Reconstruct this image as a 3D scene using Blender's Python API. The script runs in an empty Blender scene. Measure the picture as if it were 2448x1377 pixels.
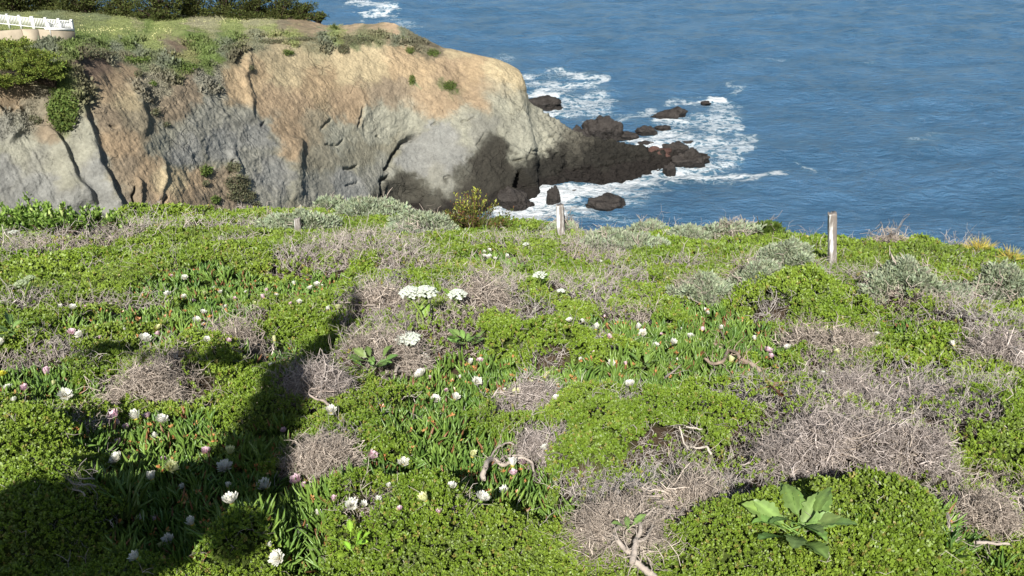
import bpy, math
import numpy as np
from math import radians, sin, cos, pi
rng = np.random.default_rng(7)
scene = bpy.context.scene
COL = scene.collection

# ------------------------------------------------------------------ camera model
PITCH = radians(25.0); FPX = 2037.0; CX, CY = 1224.0, 688.5
CAM = np.array([0.0, 0.0, 48.0])
FW = np.array([0, cos(PITCH), -sin(PITCH)]); UPV = np.array([0, sin(PITCH), cos(PITCH)])
def proj(P):
    v = np.asarray(P, float) - CAM
    zc = v @ FW
    zc = np.where(zc < 0.05, 0.05, zc)
    return CX + FPX * v[..., 0] / zc, CY - FPX * (v @ UPV) / zc, zc
def ray(px, py):
    a = (px - CX) / FPX; b = (CY - py) / FPX
    d = np.array([a, FW[1] + b * UPV[1], FW[2] + b * UPV[2]])
    return d
def at_y(px, py, Y):
    d = ray(px, py); return CAM + d * (Y / d[1])
def at_z(px, py, z=0.0):
    d = ray(px, py); return CAM + d * ((z - CAM[2]) / d[2])

# ------------------------------------------------------------------ noise
_perm = np.random.default_rng(3).permutation(4096).astype(np.int32)
_grad = np.random.default_rng(4).normal(size=(4096, 3)); _grad /= np.linalg.norm(_grad, axis=1)[:, None]
_gx, _gy, _gz = [np.ascontiguousarray(_grad[:, i], dtype=np.float32) for i in range(3)]
def noise3(x, y, z):
    x, y, z = np.broadcast_arrays(np.asarray(x, np.float32), np.asarray(y, np.float32), np.asarray(z, np.float32))
    xf = np.floor(x); yf = np.floor(y); zf = np.floor(z)
    xi = xf.astype(np.int32); yi = yf.astype(np.int32); zi = zf.astype(np.int32)
    xf = x - xf; yf = y - yf; zf = z - zf
    q = lambda t: t * t * t * (t * (t * 6 - 15) + 10)
    u, v, w = q(xf), q(yf), q(zf)
    out = []
    for a in (0, 1):
        pa = _perm[(xi + a) & 4095]
        for b in (0, 1):
            pb = _perm[(pa + yi + b) & 4095]
            c0 = _perm[(pb + zi) & 4095]; c1 = _perm[(pb + zi + 1) & 4095]
            g0 = _gx[c0] * (xf - a) + _gy[c0] * (yf - b) + _gz[c0] * zf
            g1 = _gx[c1] * (xf - a) + _gy[c1] * (yf - b) + _gz[c1] * (zf - 1)
            out.append(g0 + (g1 - g0) * w)
    a0 = out[0] + (out[1] - out[0]) * v; a1 = out[2] + (out[3] - out[2]) * v
    return 1.6 * (a0 + (a1 - a0) * u)
def fbm(x, y, z=0.0, o=4, lac=2.03, gain=0.5):
    s = 0; a = 1.0
    for i in range(o):
        s = s + a * noise3(x, y, z + 17.3 * i); x = x * lac; y = y * lac; z = z * lac; a *= gain
    return s
def ss(a, b, x):
    t = np.clip((x - a) / (b - a), 0, 1); return t * t * (3 - 2 * t)

# ------------------------------------------------------------------ scene helpers
def lin(r, g, b):
    f = lambda c: (c / 255 / 12.92) if c / 255 <= 0.04045 else ((c / 255 + 0.055) / 1.055) ** 2.4
    return np.array([f(r), f(g), f(b)])
def mesh(name, V, faces, mat=None, col=None, smooth=False, parent=None, mats=None, mi=None, attrs=None):
    V = np.ascontiguousarray(V, dtype=np.float32)
    if isinstance(faces, np.ndarray): faces = [faces]
    me = bpy.data.meshes.new(name)
    me.vertices.add(len(V)); me.vertices.foreach_set('co', V.ravel())
    lt = np.concatenate([np.full(len(f), f.shape[1], dtype=np.int32) for f in faces])
    li = np.concatenate([f.ravel() for f in faces]).astype(np.int32)
    ls = np.concatenate([[0], np.cumsum(lt)[:-1]]).astype(np.int32)
    me.loops.add(len(li)); me.loops.foreach_set('vertex_index', li)
    me.polygons.add(len(lt)); me.polygons.foreach_set('loop_start', ls); me.polygons.foreach_set('loop_total', lt)
    if smooth: me.polygons.foreach_set('use_smooth', np.ones(len(lt), dtype=bool))
    if mi is not None: me.polygons.foreach_set('material_index', np.asarray(mi, dtype=np.int32))
    me.update(calc_edges=True)
    if col is not None:
        a = me.color_attributes.new('col', 'FLOAT_COLOR', 'POINT')
        c = np.ones((len(V), 4), dtype=np.float32); c[:, :3] = col
        a.data.foreach_set('color', c.ravel())
    if attrs:
        for k, val in attrs.items():
            a = me.attributes.new(k, 'FLOAT', 'POINT'); a.data.foreach_set('value', np.ascontiguousarray(val, dtype=np.float32))
    for m in (mats or ([mat] if mat else [])): me.materials.append(m)
    o = bpy.data.objects.new(name, me); COL.objects.link(o)
    if parent: o.parent = parent
    return o
def tag(o, label=None, cat=None, group=None, kind=None):
    if label: o['label'] = label
    if cat: o['category'] = cat
    if group: o['group'] = group
    if kind: o['kind'] = kind
    return o
def empty(name, loc, label, cat, group=None):
    o = bpy.data.objects.new(name, None); COL.objects.link(o); o.location = [float(v) for v in loc]
    o.empty_display_size = 0.1
    return tag(o, label, cat, group)

class Geo:                                   # accumulates vertices, faces, colours; build() makes ONE object
    def __init__(s): s.V = []; s.F = []; s.C = []; s.n = 0
    def add(s, V, F, C):
        V = np.asarray(V, float)
        s.V.append(V); s.F.append(np.asarray(F) + s.n)
        C = np.asarray(C, float)
        s.C.append(np.broadcast_to(C, V.shape) if C.ndim == 1 else C); s.n += len(V); return s
    def build(s, name, mat, parent=None, smooth=False, origin=None):
        V = np.concatenate(s.V); C = np.concatenate(s.C)
        if origin is not None: V = V - np.asarray(origin)
        d = {}
        for f in s.F: d.setdefault(f.shape[1], []).append(f)
        return mesh(name, V, [np.concatenate(v) for v in d.values()], mat, C, smooth, parent)
def unit(v): return v / np.maximum(np.linalg.norm(v, axis=-1, keepdims=True), 1e-9)
def leaves(P, A, L, W, C, side=None, fold=0.0, r=rng):
    """N leaves: base P, axis A, length L, width W -> pointed quads."""
    N = len(P); A = unit(A)
    if side is None: side = r.normal(size=(N, 3))
    S = unit(np.cross(A, side)); Nn = np.cross(S, A)
    L = np.broadcast_to(L, (N,))[:, None]; W = np.broadcast_to(W, (N,))[:, None]
    V = np.stack([P, P + A * L * 0.55 + S * W * 0.5 + Nn * L * fold, P + A * L, P + A * L * 0.55 - S * W * 0.5 + Nn * L * fold], 1).reshape(-1, 3)
    F = np.arange(4 * N).reshape(N, 4)
    return V, F, np.repeat(np.broadcast_to(C, (N, 3)), 4, axis=0)
def tubes(P, R, C, sides=3, cap=False):
    """P[N,K,3] polylines, R[N,K] radii -> tapered tubes."""
    P = np.asarray(P, float); N, K, _ = P.shape
    T = np.gradient(P, axis=1); T = unit(T)
    ref = np.where(np.abs(T[..., 2:3]) > 0.9, np.array([1.0, 0, 0]), np.array([0, 0, 1.0]))
    S = unit(np.cross(T, ref)); B = np.cross(T, S)
    ang = np.arange(sides) * 2 * pi / sides
    R = np.broadcast_to(R, (N, K))
    V = P[:, :, None, :] + R[:, :, None, None] * (S[:, :, None, :] * np.cos(ang)[None, None, :, None] + B[:, :, None, :] * np.sin(ang)[None, None, :, None])
    idx = np.arange(N * K * sides).reshape(N, K, sides)
    a = idx[:, :-1, :]; b = np.roll(a, -1, axis=2); c = idx[:, 1:, :]; d = np.roll(c, -1, axis=2)
    F = np.stack([a, b, d, c], -1).reshape(-1, 4)
    C = np.asarray(C, float)
    if C.ndim == 1: Cc = np.broadcast_to(C, (N * K * sides, 3))
    else: Cc = np.repeat(C, K * sides, axis=0)
    return V.reshape(-1, 3), F, Cc
def curl(P0, D, L, K=4, bend=0.35, r=rng, droop=0.0):
    """N curved polylines starting P0 along D."""
    N = len(P0); D = unit(D); pts = [P0]; L = np.broadcast_to(L, (N,))[:, None]
    d = D
    for k in range(K - 1):
        d = unit(d + r.normal(size=(N, 3)) * bend + np.array([0, 0, -droop])); pts.append(pts[-1] + d * L / (K - 1))
    return np.stack(pts, 1), d
def rand_col(base, N, v=0.15, hue=0.06, r=rng):
    return np.clip(base * (1 + r.normal(size=(N, 1)) * v) * (1 + r.normal(size=(N, 3)) * hue), 0.002, 0.95)

# ------------------------------------------------------------------ materials
def mat_new(name):
    m = bpy.data.materials.new(name); m.use_nodes = True; nt = m.node_tree
    return m, nt, nt.nodes['Principled BSDF'], nt.nodes['Material Output']
def N_(nt, t, **kw):
    n = nt.nodes.new(t)
    for k, v in kw.items(): setattr(n, k, v)
    return n
def leaf_mat(name, transl=0.3, rough=0.45, spec=0.35):
    m, nt, p, out = mat_new(name)
    a = N_(nt, 'ShaderNodeAttribute', attribute_name='col')
    no = N_(nt, 'ShaderNodeTexNoise'); no.inputs['Scale'].default_value = 3.0
    hs = N_(nt, 'ShaderNodeHueSaturation'); mr = N_(nt, 'ShaderNodeMapRange')
    mr.inputs['To Min'].default_value = 0.75; mr.inputs['To Max'].default_value = 1.25
    nt.links.new(no.outputs['Fac'], mr.inputs['Value']); nt.links.new(mr.outputs['Result'], hs.inputs['Value'])
    nt.links.new(a.outputs['Color'], hs.inputs['Color']); nt.links.new(hs.outputs['Color'], p.inputs['Base Color'])
    p.inputs['Roughness'].default_value = rough; p.inputs['Specular IOR Level'].default_value = spec
    tr = N_(nt, 'ShaderNodeBsdfTranslucent'); mx = N_(nt, 'ShaderNodeMixShader'); mx.inputs[0].default_value = transl
    nt.links.new(hs.outputs['Color'], tr.inputs['Color'])
    nt.links.new(p.outputs[0], mx.inputs[1]); nt.links.new(tr.outputs[0], mx.inputs[2]); nt.links.new(mx.outputs[0], out.inputs['Surface'])
    return m
def attr_mat(name, rough=0.85, spec=0.2, var=0.35, scale=2.0, bump=0.3, bscale=12.0, bdist=0.02, stretch=(1, 1, 1)):
    m, nt, p, out = mat_new(name)
    a = N_(nt, 'ShaderNodeAttribute', attribute_name='col'); tc = N_(nt, 'ShaderNodeTexCoord')
    mp = N_(nt, 'ShaderNodeMapping'); mp.inputs['Scale'].default_value = stretch
    no = N_(nt, 'ShaderNodeTexNoise'); no.inputs['Scale'].default_value = scale; no.inputs['Detail'].default_value = 8
    hs = N_(nt, 'ShaderNodeHueSaturation'); mr = N_(nt, 'ShaderNodeMapRange')
    mr.inputs['From Min'].default_value = 0.25; mr.inputs['From Max'].default_value = 0.75
    mr.inputs['To Min'].default_value = 1 - var; mr.inputs['To Max'].default_value = 1 + var
    nt.links.new(tc.outputs['Object'], mp.inputs['Vector']); nt.links.new(mp.outputs[0], no.inputs['Vector'])
    nt.links.new(no.outputs['Fac'], mr.inputs['Value']); nt.links.new(mr.outputs['Result'], hs.inputs['Value'])
    nt.links.new(a.outputs['Color'], hs.inputs['Color']); nt.links.new(hs.outputs['Color'], p.inputs['Base Color'])
    p.inputs['Roughness'].default_value = rough; p.inputs['Specular IOR Level'].default_value = spec
    if bump:
        n2 = N_(nt, 'ShaderNodeTexNoise'); n2.inputs['Scale'].default_value = bscale; n2.inputs['Detail'].default_value = 8; n2.inputs['Roughness'].default_value = 0.65
        nt.links.new(mp.outputs[0], n2.inputs['Vector'])
        bp = N_(nt, 'ShaderNodeBump'); bp.inputs['Strength'].default_value = bump; bp.inputs['Distance'].default_value = bdist
        nt.links.new(n2.outputs['Fac'], bp.inputs['Height']); nt.links.new(bp.outputs[0], p.inputs['Normal'])
    return m
M_leaf = leaf_mat('leaf', .2); M_sage = leaf_mat('sage_leaf', 0.15, 0.7, 0.15); M_succ = leaf_mat('succulent_leaf', 0.12, 0.35, 0.45)
M_petal = leaf_mat('petal', 0.35, 0.6, 0.2)
M_twig = attr_mat('dry_twig', 0.8, 0.2, 0.3, 20, 0); M_bark = attr_mat('bark', 0.85, 0.15, 0.4, 14, 0.7, 60, 0.01, (1, 1, 0.25))
M_rockface = attr_mat('cliff_rock', 0.9, 0.12, 0.20, 0.8, 0.7, 0.9, 0.5)
def crack_rock(m, s1, dark, bstr):
    nt = m.node_tree; L = nt.links.new; p = nt.nodes['Principled BSDF']
    src = p.inputs['Base Color'].links[0].from_socket; nrm = p.inputs['Normal'].links[0].from_node
    tc = N_(nt, 'ShaderNodeTexCoord'); nw = N_(nt, 'ShaderNodeTexNoise'); nw.inputs['Scale'].default_value = s1 * 1.3; nw.inputs['Detail'].default_value = 6; L(tc.outputs['Object'], nw.inputs['Vector'])
    sc = N_(nt, 'ShaderNodeVectorMath', operation='SCALE'); sc.inputs['Scale'].default_value = 1.6 / s1 * .8; L(nw.outputs['Color'], sc.inputs[0])
    ad = N_(nt, 'ShaderNodeVectorMath', operation='ADD'); L(tc.outputs['Object'], ad.inputs[0]); L(sc.outputs[0], ad.inputs[1])
    vo = N_(nt, 'ShaderNodeTexVoronoi', feature='DISTANCE_TO_EDGE'); vo.inputs['Scale'].default_value = s1; L(ad.outputs[0], vo.inputs['Vector'])
    mr = N_(nt, 'ShaderNodeMapRange'); mr.inputs['From Max'].default_value = 0.045; L(vo.outputs['Distance'], mr.inputs['Value'])
    mk = N_(nt, 'ShaderNodeTexNoise'); mk.inputs['Scale'].default_value = s1 * .5; mk.inputs['Detail'].default_value = 3; L(tc.outputs['Object'], mk.inputs['Vector'])
    mm = N_(nt, 'ShaderNodeMapRange'); mm.inputs['From Min'].default_value = .50; mm.inputs['From Max'].default_value = .68; L(mk.outputs['Fac'], mm.inputs['Value'])
    inv = N_(nt, 'ShaderNodeMath', operation='SUBTRACT'); inv.inputs[0].default_value = 1; L(mr.outputs[0], inv.inputs[1])
    mu = N_(nt, 'ShaderNodeMath', operation='MULTIPLY'); L(inv.outputs[0], mu.inputs[0]); L(mm.outputs[0], mu.inputs[1])
    g = N_(nt, 'ShaderNodeTexNoise'); g.inputs['Scale'].default_value = 3.2; g.inputs['Detail'].default_value = 10; g.inputs['Roughness'].default_value = .75; L(tc.outputs['Object'], g.inputs['Vector'])
    gm = N_(nt, 'ShaderNodeMapRange'); gm.inputs['From Min'].default_value = .3; gm.inputs['From Max'].default_value = .7; gm.inputs['To Min'].default_value = .80; gm.inputs['To Max'].default_value = 1.18; L(g.outputs['Fac'], gm.inputs['Value'])
    dk = N_(nt, 'ShaderNodeMath', operation='MULTIPLY_ADD'); dk.inputs[1].default_value = -dark; L(mu.outputs[0], dk.inputs[0]); L(gm.outputs[0], dk.inputs[2])
    vm = N_(nt, 'ShaderNodeVectorMath', operation='SCALE'); L(src, vm.inputs[0]); L(dk.outputs[0], vm.inputs['Scale']); L(vm.outputs[0], p.inputs['Base Color'])
    b2 = N_(nt, 'ShaderNodeBump'); b2.inputs['Strength'].default_value = bstr; b2.inputs['Distance'].default_value = .5; b2.invert = True
    L(mu.outputs[0], b2.inputs['Height']); L(nrm.outputs[0], b2.inputs['Normal']); b3 = N_(nt, 'ShaderNodeBump'); b3.inputs['Strength'].default_value = .5; b3.inputs['Distance'].default_value = .25
    L(g.outputs['Fac'], b3.inputs['Height']); L(b2.outputs[0], b3.inputs['Normal']); L(b3.outputs[0], p.inputs['Normal'])
crack_rock(M_rockface, .26, .16, .55)
M_wetrock = attr_mat('wet_dark_rock', 0.62, 0.25, 0.45, 0.6, 1.0, 1.1, 0.6)
crack_rock(M_wetrock, .8, .35, .9)
M_soil = attr_mat('leaf_litter_soil', 0.95, 0.1, 0.5, 9, 0.8, 40, 0.03)
M_farleaf = leaf_mat('far_foliage', 0.15, 0.7, 0.1)
M_paint = attr_mat('white_paint', 0.55, 0.3, 0.12, 3, 0.15, 20, 0.01)
M_conc = attr_mat('pale_concrete', 0.9, 0.1, 0.25, 0.9, 0.4, 6, 0.03)
def post_mat():
    m, nt, p, out = mat_new('weathered_white_timber')
    tc = N_(nt, 'ShaderNodeTexCoord'); mp = N_(nt, 'ShaderNodeMapping'); mp.inputs['Scale'].default_value = (16, 16, 2.2)
    no = N_(nt, 'ShaderNodeTexNoise'); no.inputs['Scale'].default_value = 1; no.inputs['Detail'].default_value = 9; no.inputs['Roughness'].default_value = 0.65
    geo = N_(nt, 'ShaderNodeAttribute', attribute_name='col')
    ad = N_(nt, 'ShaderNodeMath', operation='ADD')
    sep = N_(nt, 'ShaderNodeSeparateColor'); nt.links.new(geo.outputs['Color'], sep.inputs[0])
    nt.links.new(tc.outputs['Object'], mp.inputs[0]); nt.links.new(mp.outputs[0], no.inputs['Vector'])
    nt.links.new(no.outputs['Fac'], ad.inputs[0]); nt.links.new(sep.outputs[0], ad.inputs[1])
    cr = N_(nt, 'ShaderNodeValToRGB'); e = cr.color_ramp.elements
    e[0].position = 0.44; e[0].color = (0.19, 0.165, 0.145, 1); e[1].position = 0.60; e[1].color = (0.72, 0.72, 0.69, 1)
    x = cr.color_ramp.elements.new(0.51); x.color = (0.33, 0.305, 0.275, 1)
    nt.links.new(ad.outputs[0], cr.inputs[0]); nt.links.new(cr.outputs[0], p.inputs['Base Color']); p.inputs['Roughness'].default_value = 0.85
    bp = N_(nt, 'ShaderNodeBump'); bp.inputs['Strength'].default_value = 0.7; bp.inputs['Distance'].default_value = 0.01
    nt.links.new(no.outputs['Fac'], bp.inputs['Height']); nt.links.new(bp.outputs[0], p.inputs['Normal'])
    return m
M_post = post_mat()

# ------------------------------------------------------------------ camera, sun, sky
cd = bpy.data.cameras.new('camera'); cam = bpy.data.objects.new('camera', cd); COL.objects.link(cam)
cam.location = CAM; cam.rotation_euler = (pi / 2 - PITCH, 0, 0)
cd.sensor_width = 36.0; cd.lens = 36.0 * FPX / 2448.0; cd.clip_end = 60000; cd.clip_start = 0.05
scene.camera = cam
ELEV, AZ = radians(37), radians(7)          # sun behind the camera, to its left
SUN = np.array([-sin(AZ) * cos(ELEV), -cos(AZ) * cos(ELEV), sin(ELEV)])
sd = bpy.data.lights.new('sun', 'SUN'); sd.energy = 4.9; sd.angle = radians(0.53); sd.color = (1.0, 0.965, 0.90)
so = bpy.data.objects.new('sun', sd); COL.objects.link(so)
from mathutils import Vector
so.rotation_euler = Vector(SUN).to_track_quat('Z', 'Y').to_euler(); so.location = (0, -20, 80)
w = bpy.data.worlds.new('World'); scene.world = w; w.use_nodes = True
sky = w.node_tree.nodes.new('ShaderNodeTexSky'); sky.sky_type = 'NISHITA'; sky.sun_disc = False
sky.sun_elevation = ELEV; sky.sun_rotation = math.atan2(SUN[0], SUN[1]); sky.altitude = 50; sky.dust_density = 1.0
bgn = w.node_tree.nodes['Background']; bgn.inputs['Strength'].default_value = 0.052
w.node_tree.links.new(sky.outputs[0], bgn.inputs['Color'])
scene.view_settings.view_transform = 'Standard'; scene.view_settings.look = 'None'; scene.view_settings.exposure = 0.70
scene.view_settings.gamma = 1.0
scene.cycles.max_bounces = 5; scene.cycles.diffuse_bounces = 3; scene.cycles.transmission_bounces = 3; scene.cycles.caustics_reflective = False

# ================================================================== HEADLAND
# rails through the headland, one row per station: px,py,Y of brow / mid plateau / back edge ; foot as world x,y ; kind of back slope
ST = [
 # brow            foot(x,y)     mid                back            back drop
 ((-420,290,76),  (-58, 55),  (-420,110,105), (-420,20,170), 60),
 ((-250,240,82),  (-50, 66),  (-250,90,108),  (-250,26,168), 60),
 ((0,200,88),     (-40, 76),  (0,80,110),     (0,26,165),   60),
 ((165,132,94),   (-34.5,82), (175,88,112),   (165,30,165),  60),
 ((330,158,104),  (-30, 92),  (330,96,124),   (300,36,165),  60),
 ((480,142,115),  (-27,103),  (480,86,138),   (440,38,166),  60),
 ((580,112,124),  (-24,111),  (580,80,146),   (560,34,172),  60),
 ((700,108,134),  (-20,120),  (700,80,150),   (700,42,172),  24),
 ((850,98,143),   (-18,127),  (820,84,154),   (820,62,168),  14),
 ((950,94,150),   (-15.4,129),(905,80,156),   (935,58,160),  8),
 ((1050,118,152), (-11,129.5),(1050,114,154), (1055,113,155), 7),
 ((1130,130,154), (-6.6,130.5),(1132,128,155), (1134,128,156), 7),
 ((1200,146,155), (-1.2,135.5),(1201,146,156),(1202,148,157), 7),
 ((1240,168,156), (3.9,139),  (1243,170,157), (1246,176,158), 6),
 ((1258,236,157), (4.4,143.5),(1262,240,158), (1268,246,159), 6),
 ((1322,283,158), (9.8,146.6),(1328,287,159), (1336,294,160), 6),
 ((1390,322,159), (15.5,148.0),(1396,326,160.5),(1404,331,162), 5),
 ((1460,338,160), (19,150.0),(1466,340,161.5),(1474,342,163), 4),
 ((1530,350,161.5),(25.2,154.5),(1536,352,163),(1542,354,164), 4),
 ((1608,366,163), (30.5,158),(1612,367,164),(1616,368,165), 3),
 ((1690,380,164.2),(37.5,163),(1692,379,164.6),(1693,379,165), 2),
]
brow = np.array([at_y(*s[0]) for s in ST]); foot = np.array([[s[1][0], s[1][1], -1.5] for s in ST])
mid = np.array([at_y(*s[2]) for s in ST]); back = np.array([at_y(*s[3]) for s in ST])
drop = np.array([s[4] for s in ST], float)
far1 = back + np.stack([0 * drop, drop * 0.5, -np.where(drop > 20, 4, drop * 0.5)], 1)
far1[:, 2] = np.maximum(far1[:, 2], 0.3)
far2 = np.stack([back[:, 0] + 2, back[:, 1] + drop + 4, -1.5 + 0 * drop], 1)
def resample(rail, sk, s):
    # monotone-ish Hermite interpolation
    m = np.gradient(rail, sk, axis=0) * 0.8
    i = np.clip(np.searchsorted(sk, s, side='right') - 1, 0, len(sk) - 2)
    h = (sk[i + 1] - sk[i])[:, None]; t = ((s - sk[i]) / (sk[i + 1] - sk[i]))[:, None]
    return (2*t**3 - 3*t**2 + 1) * rail[i] + (t**3 - 2*t**2 + t) * h * m[i] + (-2*t**3 + 3*t**2) * rail[i+1] + (t**3 - t**2) * h * m[i+1]
sk = np.concatenate([[0], np.cumsum(np.hypot(*(np.diff([[s[0][0], s[0][1]] for s in ST], axis=0).T)))])
NC = 1150
sv = np.linspace(0, sk[-1], NC)
rb, rf, rm, rk, r1, r2 = [resample(a, sk, sv) for a in (brow, foot, mid, back, far1, far2)]
rows = []; tt = []
for t in np.linspace(0, 1, 330):
    xy = rf[:, :2] + (rb[:, :2] - rf[:, :2]) * (0.55 * t + 0.45 * t ** 1.7)
    z = rf[:, 2] + (rb[:, 2] - rf[:, 2]) * (0.55 * t + 0.45 * sin(t * pi / 2))
    rows.append(np.column_stack([xy, z])); tt.append(t)
for a, b, n in ((rb, rm, 70), (rm, rk, 60), (rk, r1, 14), (r1, r2, 14)):
    for t in np.linspace(0, 1, n + 1)[1:]:
        rows.append(a + (b - a) * t); tt.append(tt[-1] + 1.0 / n)
HB = np.array(rows); NR = HB.shape[0]; TT = np.array(tt)[:, None] + 0 * sv[None, :]
du = np.gradient(HB, axis=1); dv = np.gradient(HB, axis=0)
NRM = unit(np.cross(du, dv));
if NRM[100, 500] @ np.array([0.6, -0.8, 0.3]) < 0: NRM = -NRM
# soften normals so displacement stays tidy
for _ in range(6):
    NRM[:, 1:-1] = (NRM[:, :-2] + NRM[:, 1:-1] + NRM[:, 2:]) / 3; NRM[1:-1] = (NRM[:-2] + NRM[1:-1] + NRM[2:]) / 3
NRM = unit(NRM)
HPX, HPY, _ = proj(HB)
# distance to polylines in photo coordinates
def seg_d(px, py, line, wx=1.0):
    best = np.full(px.shape, 1e9); sgn = np.ones(px.shape); tb = np.zeros(px.shape); tot = len(line) - 1
    for i in range(tot):
        (x0, y0), (x1, y1) = line[i], line[i + 1]
        dx, dy = x1 - x0, y1 - y0; t = np.clip(((px - x0) * dx + (py - y0) * dy) / (dx * dx + dy * dy), 0, 1)
        ex = px - x0 - t * dx; ey = py - y0 - t * dy; d = np.hypot(ex, ey)
        c = np.sign(dx * ey - dy * ex); m = d < best
        best = np.where(m, d, best); sgn = np.where(m, c, sgn); tb = np.where(m, (i + t) / tot, tb)
    return best, sgn, tb
cl = np.clip(1 - np.abs(TT - 0.5) * 2, 0, 1); cl = np.where(TT < 1, np.minimum(1, np.minimum(TT * 12 + 0.2, (1.03 - TT) * 7)), 0.0)
X, Y, Z = HB[..., 0], HB[..., 1], HB[..., 2]
# coordinate along the coast, down the slope
al = sv[None, :] / 14.0 + 0 * TT
wpx = HPX + 14 * fbm(X * .25, Y * .25, Z * .25, 3); wpy = HPY + 14 * fbm(X * .25 + 9, Y * .25, Z * .25, 3)
D = np.zeros_like(X)
left = ss(760, 500, HPX)                      # left half: more gullied
nose = ss(1250, 1330, HPX)
amp = 1 - 0.45 * nose
D += cl * amp * (1.0 * fbm(X * .06, Y * .06, Z * .06, 2) + 0.16 * fbm(X * .2, Y * .2, Z * .14 + 5, 3) )
rid = 1 - np.abs(fbm(al * .55 + Z * .03, Z * .07, 3.3, 3)) * 2
D += cl * (0.02 + 0.05 * left) * rid * 0.8 * (1 - nose)
msk = ss(-.3, .5, fbm(X * .08 + 4, Y * .08, Z * .08, 2))
D += cl * (0.04 + .14 * msk) * (0.5 - np.abs(fbm(X * .32, Y * .32, Z * .36, 5, gain=.6)) * 1.6)
bk = fbm(X * .4 + 3, Y * .4, Z * .55, 3); D += cl * .16 * (np.round(bk * 3.2) / 3.2)
D += cl * 0.05 * fbm(X * 2.2, Y * 2.2, Z * 2.2, 3)
# blocky steps on the dark rocks
blk = noise3(X * .5, Y * .5, Z * .9); D += nose * np.where(TT < 1, 1, .3) * (0.45 * (np.round(blk * 3) / 3) + 0.42 * (1 - np.abs(fbm(X * .45, Y * .45, Z * .7 + 3, 4)) * 2))
# ribs with a sharp right-hand edge
def rib(line, h, wl, wr, fade=0.15):
    global D
    d, s, t = seg_d(wpx, wpy, line)
    e = np.where(s > 0, np.exp(-(d / wl) ** 2), np.exp(-(d / (wr * 1.5)) ** 2)) * ss(0, fade, t + 0.02) * ss(1.02, 1 - fade, t)
    D += .6 * h * e * cl
rib([(168,135),(186,205),(204,295),(236,385),(268,465),(300,540)], 1.7, 34, 7, 0.05)
rib([(120,300),(150,350),(176,420),(215,490),(250,540)], 1.7, 26, 5)
rib([(-20,230),(20,280),(45,240),(60,300),(20,340)], 1.2, 16, 4)
rib([(586,120),(596,190),(600,240),(590,290)], 1.0, 12, 6)
rib([(310,190),(330,260),(345,330)], 0.8, 18, 8)
rib([(700,330),(706,400),(712,480)], 1.1, 26, 9)
rib([(860,200),(872,250),(868,310)], 0.8, 24, 7)
rib([(320,420),(340,470),(325,510)], 0.7, 9, 4)
rib([(384,400),(392,450),(380,490)], 0.6, 9, 4)
rib([(1190,330),(1215,350),(1245,372),(1290,378)], 0.9, 16, 5)
rib([(560,350),(575,400),(570,440)], .9, 12, 5)
# hollows
def hollow(cx, cy, rx, ry, dep):
    global D
    q = ((wpx - cx) / rx) ** 2 + ((wpy - cy) / ry) ** 2; D -= dep * np.exp(-q) * cl
hollow(420, 330, 170, 150, .7); hollow(60, 230, 60, 50, 1.5); hollow(1010, 350, 120, 60, .8); hollow(1110, 200, 30, 60, .7); hollow(212, 500, 25, 22, 1.8)
hollow(960, 470, 50, 30, 1.4); hollow(1040,470,60,20,.8)
# cracks
CX1 = HPX + 3 * fbm(X, Y, Z, 2); CY1 = HPY + 3 * fbm(X + 7, Y, Z, 2)
def crack(line, dep, wd):
    global D
    d, s, t = seg_d(CX1, CY1, line)
    D -= dep * np.exp(-(d / wd) ** 2) * ss(-.02, .1, t) * ss(1.02, .9, t) * np.clip(cl * 3, 0, 1)
for l, dp, wd in [
 ([(1000,318),(972,334),(962,350),(945,376),(936,398),(924,408)], 1.5, 5), ([(940,420),(918,428),(914,450),(918,472)], 1.5, 5),
 ([(820,403),(840,402),(860,392)], .7, 3.2), ([(770,305),(785,290),(800,280)], .5, 2.6), ([(776,345),(810,345),(830,330)], .5, 2.6),
 ([(870,255),(868,280),(862,302)], .8, 3), ([(905,322),(915,322)], .5, 2.5), ([(1060,425),(1080,420)], .6, 3), ([(985,486),(1003,490)], .5, 3),
 ([(1225,385),(1248,382)], .8, 3), ([(262,300),(285,305)], .5, 3), ([(320,500),(312,470),(318,450)], .7, 3), ([(395,470),(380,500)], .6, 3),
 ([(1100,290),(1135,282)], .4, 2.5), ([(1030,300),(1045,288)], .5, 2.5), ([(1140,350),(1160,318)], .5, 2.6), ([(825,445),(860,435)], .4, 2.4),
 ([(640,290),(622,300)], .5, 2.6), ([(560,380),(556,410)], .7, 2.6), ([(1300,330),(1330,325)], .4, 2.4), ([(1255,385),(1270,360),(1300,362)], .6, 3),
 ([(1420,345),(1470,352),(1530,348)], .7, 3), ([(1350,410),(1420,400),(1500,388)], .6, 3), ([(1440,380),(1500,372),(1590,378)], .5, 3)]:
    crack(l, dp, wd)
# sea cave
q = np.maximum(np.abs(HPX - (1242 + (HPY - 405) * .25)) / (3 + np.clip(HPY - 403, 0, 40) * .62), 0); cave = (q < 1) & (HPY > 404) & (HPY < 450) & (TT < .8)
D -= 3.0 * cave
# plateau relief
pl = ss(1.0, 1.15, TT) * ss(4.0, 3.6, TT)
HV = HB + NRM * D[..., None]
HV[..., 2] += pl * (0.55 * fbm(X * .09, Y * .09, 1.0, 3) + 0.12 * fbm(X * .5, Y * .5, 2.0, 2)) * (1 - nose)
HV[..., 2] += (TT > 1) * 0.9 * np.exp(-((HPX - 935) / 28) ** 2) * ss(2, 3, TT) * 0
# a scarp on the plateau, above the cliff
d_, s_, t_ = seg_d(wpx, wpy, [(230,98),(330,112),(430,122),(500,150)])
HPX, HPY, _ = proj(HV)
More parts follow.
